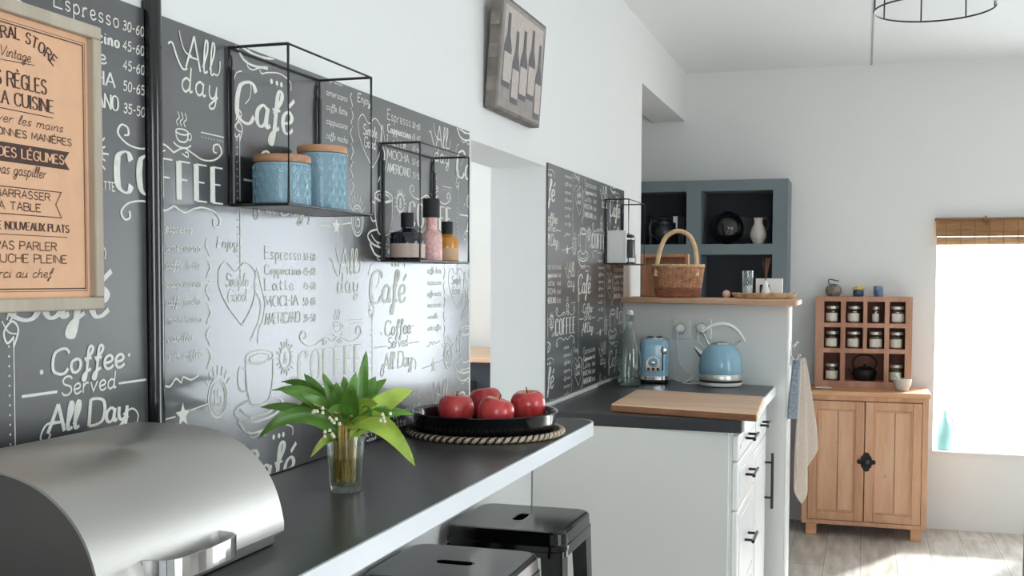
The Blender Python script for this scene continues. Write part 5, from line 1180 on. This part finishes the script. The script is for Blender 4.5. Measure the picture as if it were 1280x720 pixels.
MB().lathe([(.01, 0), (.023, 0), (.027, .006), (.028, .026), (.024, .036), (.01, .037)], (x, y), z, 28).build('body', 'navy_glaze', t)
MB().grid(lambda a, v: (x+v*(.031+.003*math.cos(22*a*3.14159))*math.cos(6.28318*a), y+v*(.031+.003*math.cos(22*a*3.14159))*math.sin(6.28318*a), z+.052-.014*v**3+.002*math.sin(44*a)), 44, 6).build('cloth_cover', 'yellow_cloth', t, smooth=80, fix=False)
MB().lathe([(.006, .0375), (.022, .0375), (.022, .048), (.006, .050)], (x, y), z, 20).build('neck', 'yellow_cloth', t)
q = at(1098, 362, 'Y', y); x = q.x
mt = mat('blue_white', (96, 124, 158), .35, coat=.3, var=.6, vscale=45)
t = thing('blue_beaker', 'blue and white patterned beaker, rightmost on top of the rack', 'beaker', (x, y, z))
MB().lathe([(.01, 0), (.022, 0), (.0235, .003), (.0245, .054), (.0225, .055), (.0215, .008), (.003, .006)], (x, y), z, 28).build('body', 'blue_white', t)

# ------------------------------------------------------------------ window dressing
m = wood('bamboo', (206, 164, 118), (150, 106, 66), 'X', .6, 10); mat('bamboo_dark', (132, 96, 66), .7, var=.2, vscale=60)
t = thing('bamboo_blind', 'rolled up brown bamboo blind at the top of the window', 'blind', (1.75, 6.2, 1.5))
wx0, wx1 = 1.304, 2.14; zt_ = 1.618; zb2 = 1.482
b = MB(); n = 11
for k in range(n):
    z_ = zt_-.012-k*(.082/n); b.tube([(wx0, 6.190, z_), (wx1, 6.190, z_)], .0041, 6)
b.build('slats', 'bamboo', t)
MB().box(wx0-.004, wx1+.004, 6.178, 6.2195, zt_-.010, zt_+.004).build('head_rail', 'bamboo_dark', t, bevel=.002)
b = MB(); b.lathe([(.004, 0), (.021, 0), (.021, wx1-wx0-.01), (.004, wx1-wx0-.01)], n=16).xf(Matrix.Translation((wx0+.005, 6.188, zb2+.022)) @ Matrix.Rotation(math.pi/2, 4, 'Y')); b.lathe([(.004, 0), (.017, 0), (.017, wx1-wx0-.01), (.004, wx1-wx0-.01)], n=14).xf(Matrix.Translation((0, 0, 0))) if False else None
b.build('roll', 'bamboo', t)
b = MB(); x = wx0+.05
while x < wx1-.02:
    b.tube([(x, 6.1845, zt_-.012), (x, 6.1845, zt_-.095)], .0016, 5); b.tube([(x, 6.188+.0222*math.cos(a), zb2+.022+.0222*math.sin(a)) for a in [math.pi*.5+math.pi*i/8 for i in range(9)]], .0012, 4); x += .068
b.build('binding', 'bamboo_dark', t)
q = at(1233, 275, 'Y', 6.17)
b = MB(); b.tube(cr([Vector(v_) for v_ in ((q.x, 6.172, zt_+.012), (q.x-.008, 6.170, zt_-.006), (q.x+.006, 6.170, zt_-.022), (q.x-.002, 6.170, zt_-.034))], 5), .0042, 6); b.build('cord_knot', 'bamboo_dark', t)
mat('turquoise', (160, 218, 222), .25, coat=.3)
q = at(1177, 560, 'Y', 6.30); x, y, z = 1.372, 6.29, .4126
t = thing('turquoise_bottle', 'slender turquoise bottle vase standing on the window sill', 'vase', (x, y, z))
MB().lathe([(.01, 0), (.034, 0), (.038, .005), (.040, .07), (.034, .115), (.020, .15), (.011, .17), (.010, .20), (.012, .205), (.008, .205)], (x, y), z, 28).build('body', 'turquoise', t)
b = MB(); b.tube(cr([Vector(v_) for v_ in ((x+.012, y-.004, z+.185), (x+.034, y-.01, z+.165), (x+.044, y-.012, z+.12), (x+.040, y-.01, z+.09))], 5), .004, 8); b.build('handle', 'turquoise', t)

# ------------------------------------------------------------------ wire pendant lamp
lx, ly, lz, R = 1.117, 3.2, 2.021, .153
t = thing('pendant_lamp', 'round black wire cage pendant lamp hanging from the ceiling', 'lamp', (lx, ly, lz))
b = MB(); ca_ = [2*math.pi*i/64 for i in range(64)]
b.tube([(lx+R*math.cos(a), ly+R*math.sin(a), lz) for a in ca_], .0024, 6, closed=True)
b.tube([(lx+R*.92*math.cos(a), ly+R*.92*math.sin(a), lz+.20) for a in ca_], .0022, 6, closed=True)
for k in range(8):
    a = 2*math.pi*(k+.22)/8; c_, s_ = math.cos(a), math.sin(a)
    b.tube(cr([Vector((lx+R*f*c_, ly+R*f*s_, lz+dz)) for f, dz in ((1, 0), (.985, .08), (.92, .20), (.6, .275), (.14, .30))], 4), .0020, 6)
b.build('cage', 'black_metal', t)
MB().lathe([(.004, .19), (.018, .19), (.020, .21), (.020, .27), (.024, .295), (.016, .31), (.004, .312)], (lx, ly), lz, 20).build('lamp_holder', 'black_metal', t)
b = MB(); b.rod((lx, ly, lz+.312), (lx, ly, CEIL-.02), .0028); b.build('cable', 'black_matt', t)
MB().lathe([(.004, 0), (.045, .004), (.05, .0195), (.004, .0198)], (lx, ly), CEIL-.02, 28).build('ceiling_rose', 'black_metal', t)

# ------------------------------------------------------------------ dark sideboard seen through the opening
t = thing('sideboard', 'dark cabinet with pale wooden top seen through the wall opening', 'sideboard', (-.62, 4.45, 0))
MB().box(-1.05, -.34, 4.16, 4.78, .001, .971).build('body', 'slate_back', t, smooth=None, bevel=.003)
MB().box(-1.06, -.33, 4.14, 4.79, .9715, .99).build('top', 'oak', t, bevel=.004)
MB().box(-.80, -.50, 4.150, 4.1595, .72, .90).build('door', 'black_gloss', t, smooth=None, bevel=.002)
# dark upright at the right edge of the view
q = at(1276.5, 660, 'Y', 2.2)
chx, chy = q.x+.02, 2.2
t = thing('dining_chair', 'dark wooden chair whose tall back post shows at the right edge of the view', 'chair', (chx+.2, 2.0, 0))
mat('dark_wood', (44, 42, 42), .45, var=.2, vscale=30)
for k in (0, 1):
    x = chx+k*.38
    b = MB(); b.prism([(x-.019, 0), (x+.019, 0), (x+.022, 1.06), (x-.012, 1.06)], chy-.019, chy+.019, 'Y'); b.build('back_post', 'dark_wood', t, smooth=None, bevel=.004)
    b = MB(); b.prism([(x-.018, 0), (x+.018, 0), (x+.020, .425), (x-.020, .425)], chy-.41, chy-.375, 'Y'); b.build('leg', 'dark_wood', t, smooth=None, bevel=.003)
for z in (.62, .78, .94): MB().box(chx+.02, chx+.362, chy-.01, chy+.01, z, z+.08).build('back_rail', 'dark_wood', t, smooth=None, bevel=.004)
MB().box(chx-.02, chx+.40, chy-.43, chy-.022, .4255, .455).build('seat', 'dark_wood', t, bevel=.008)
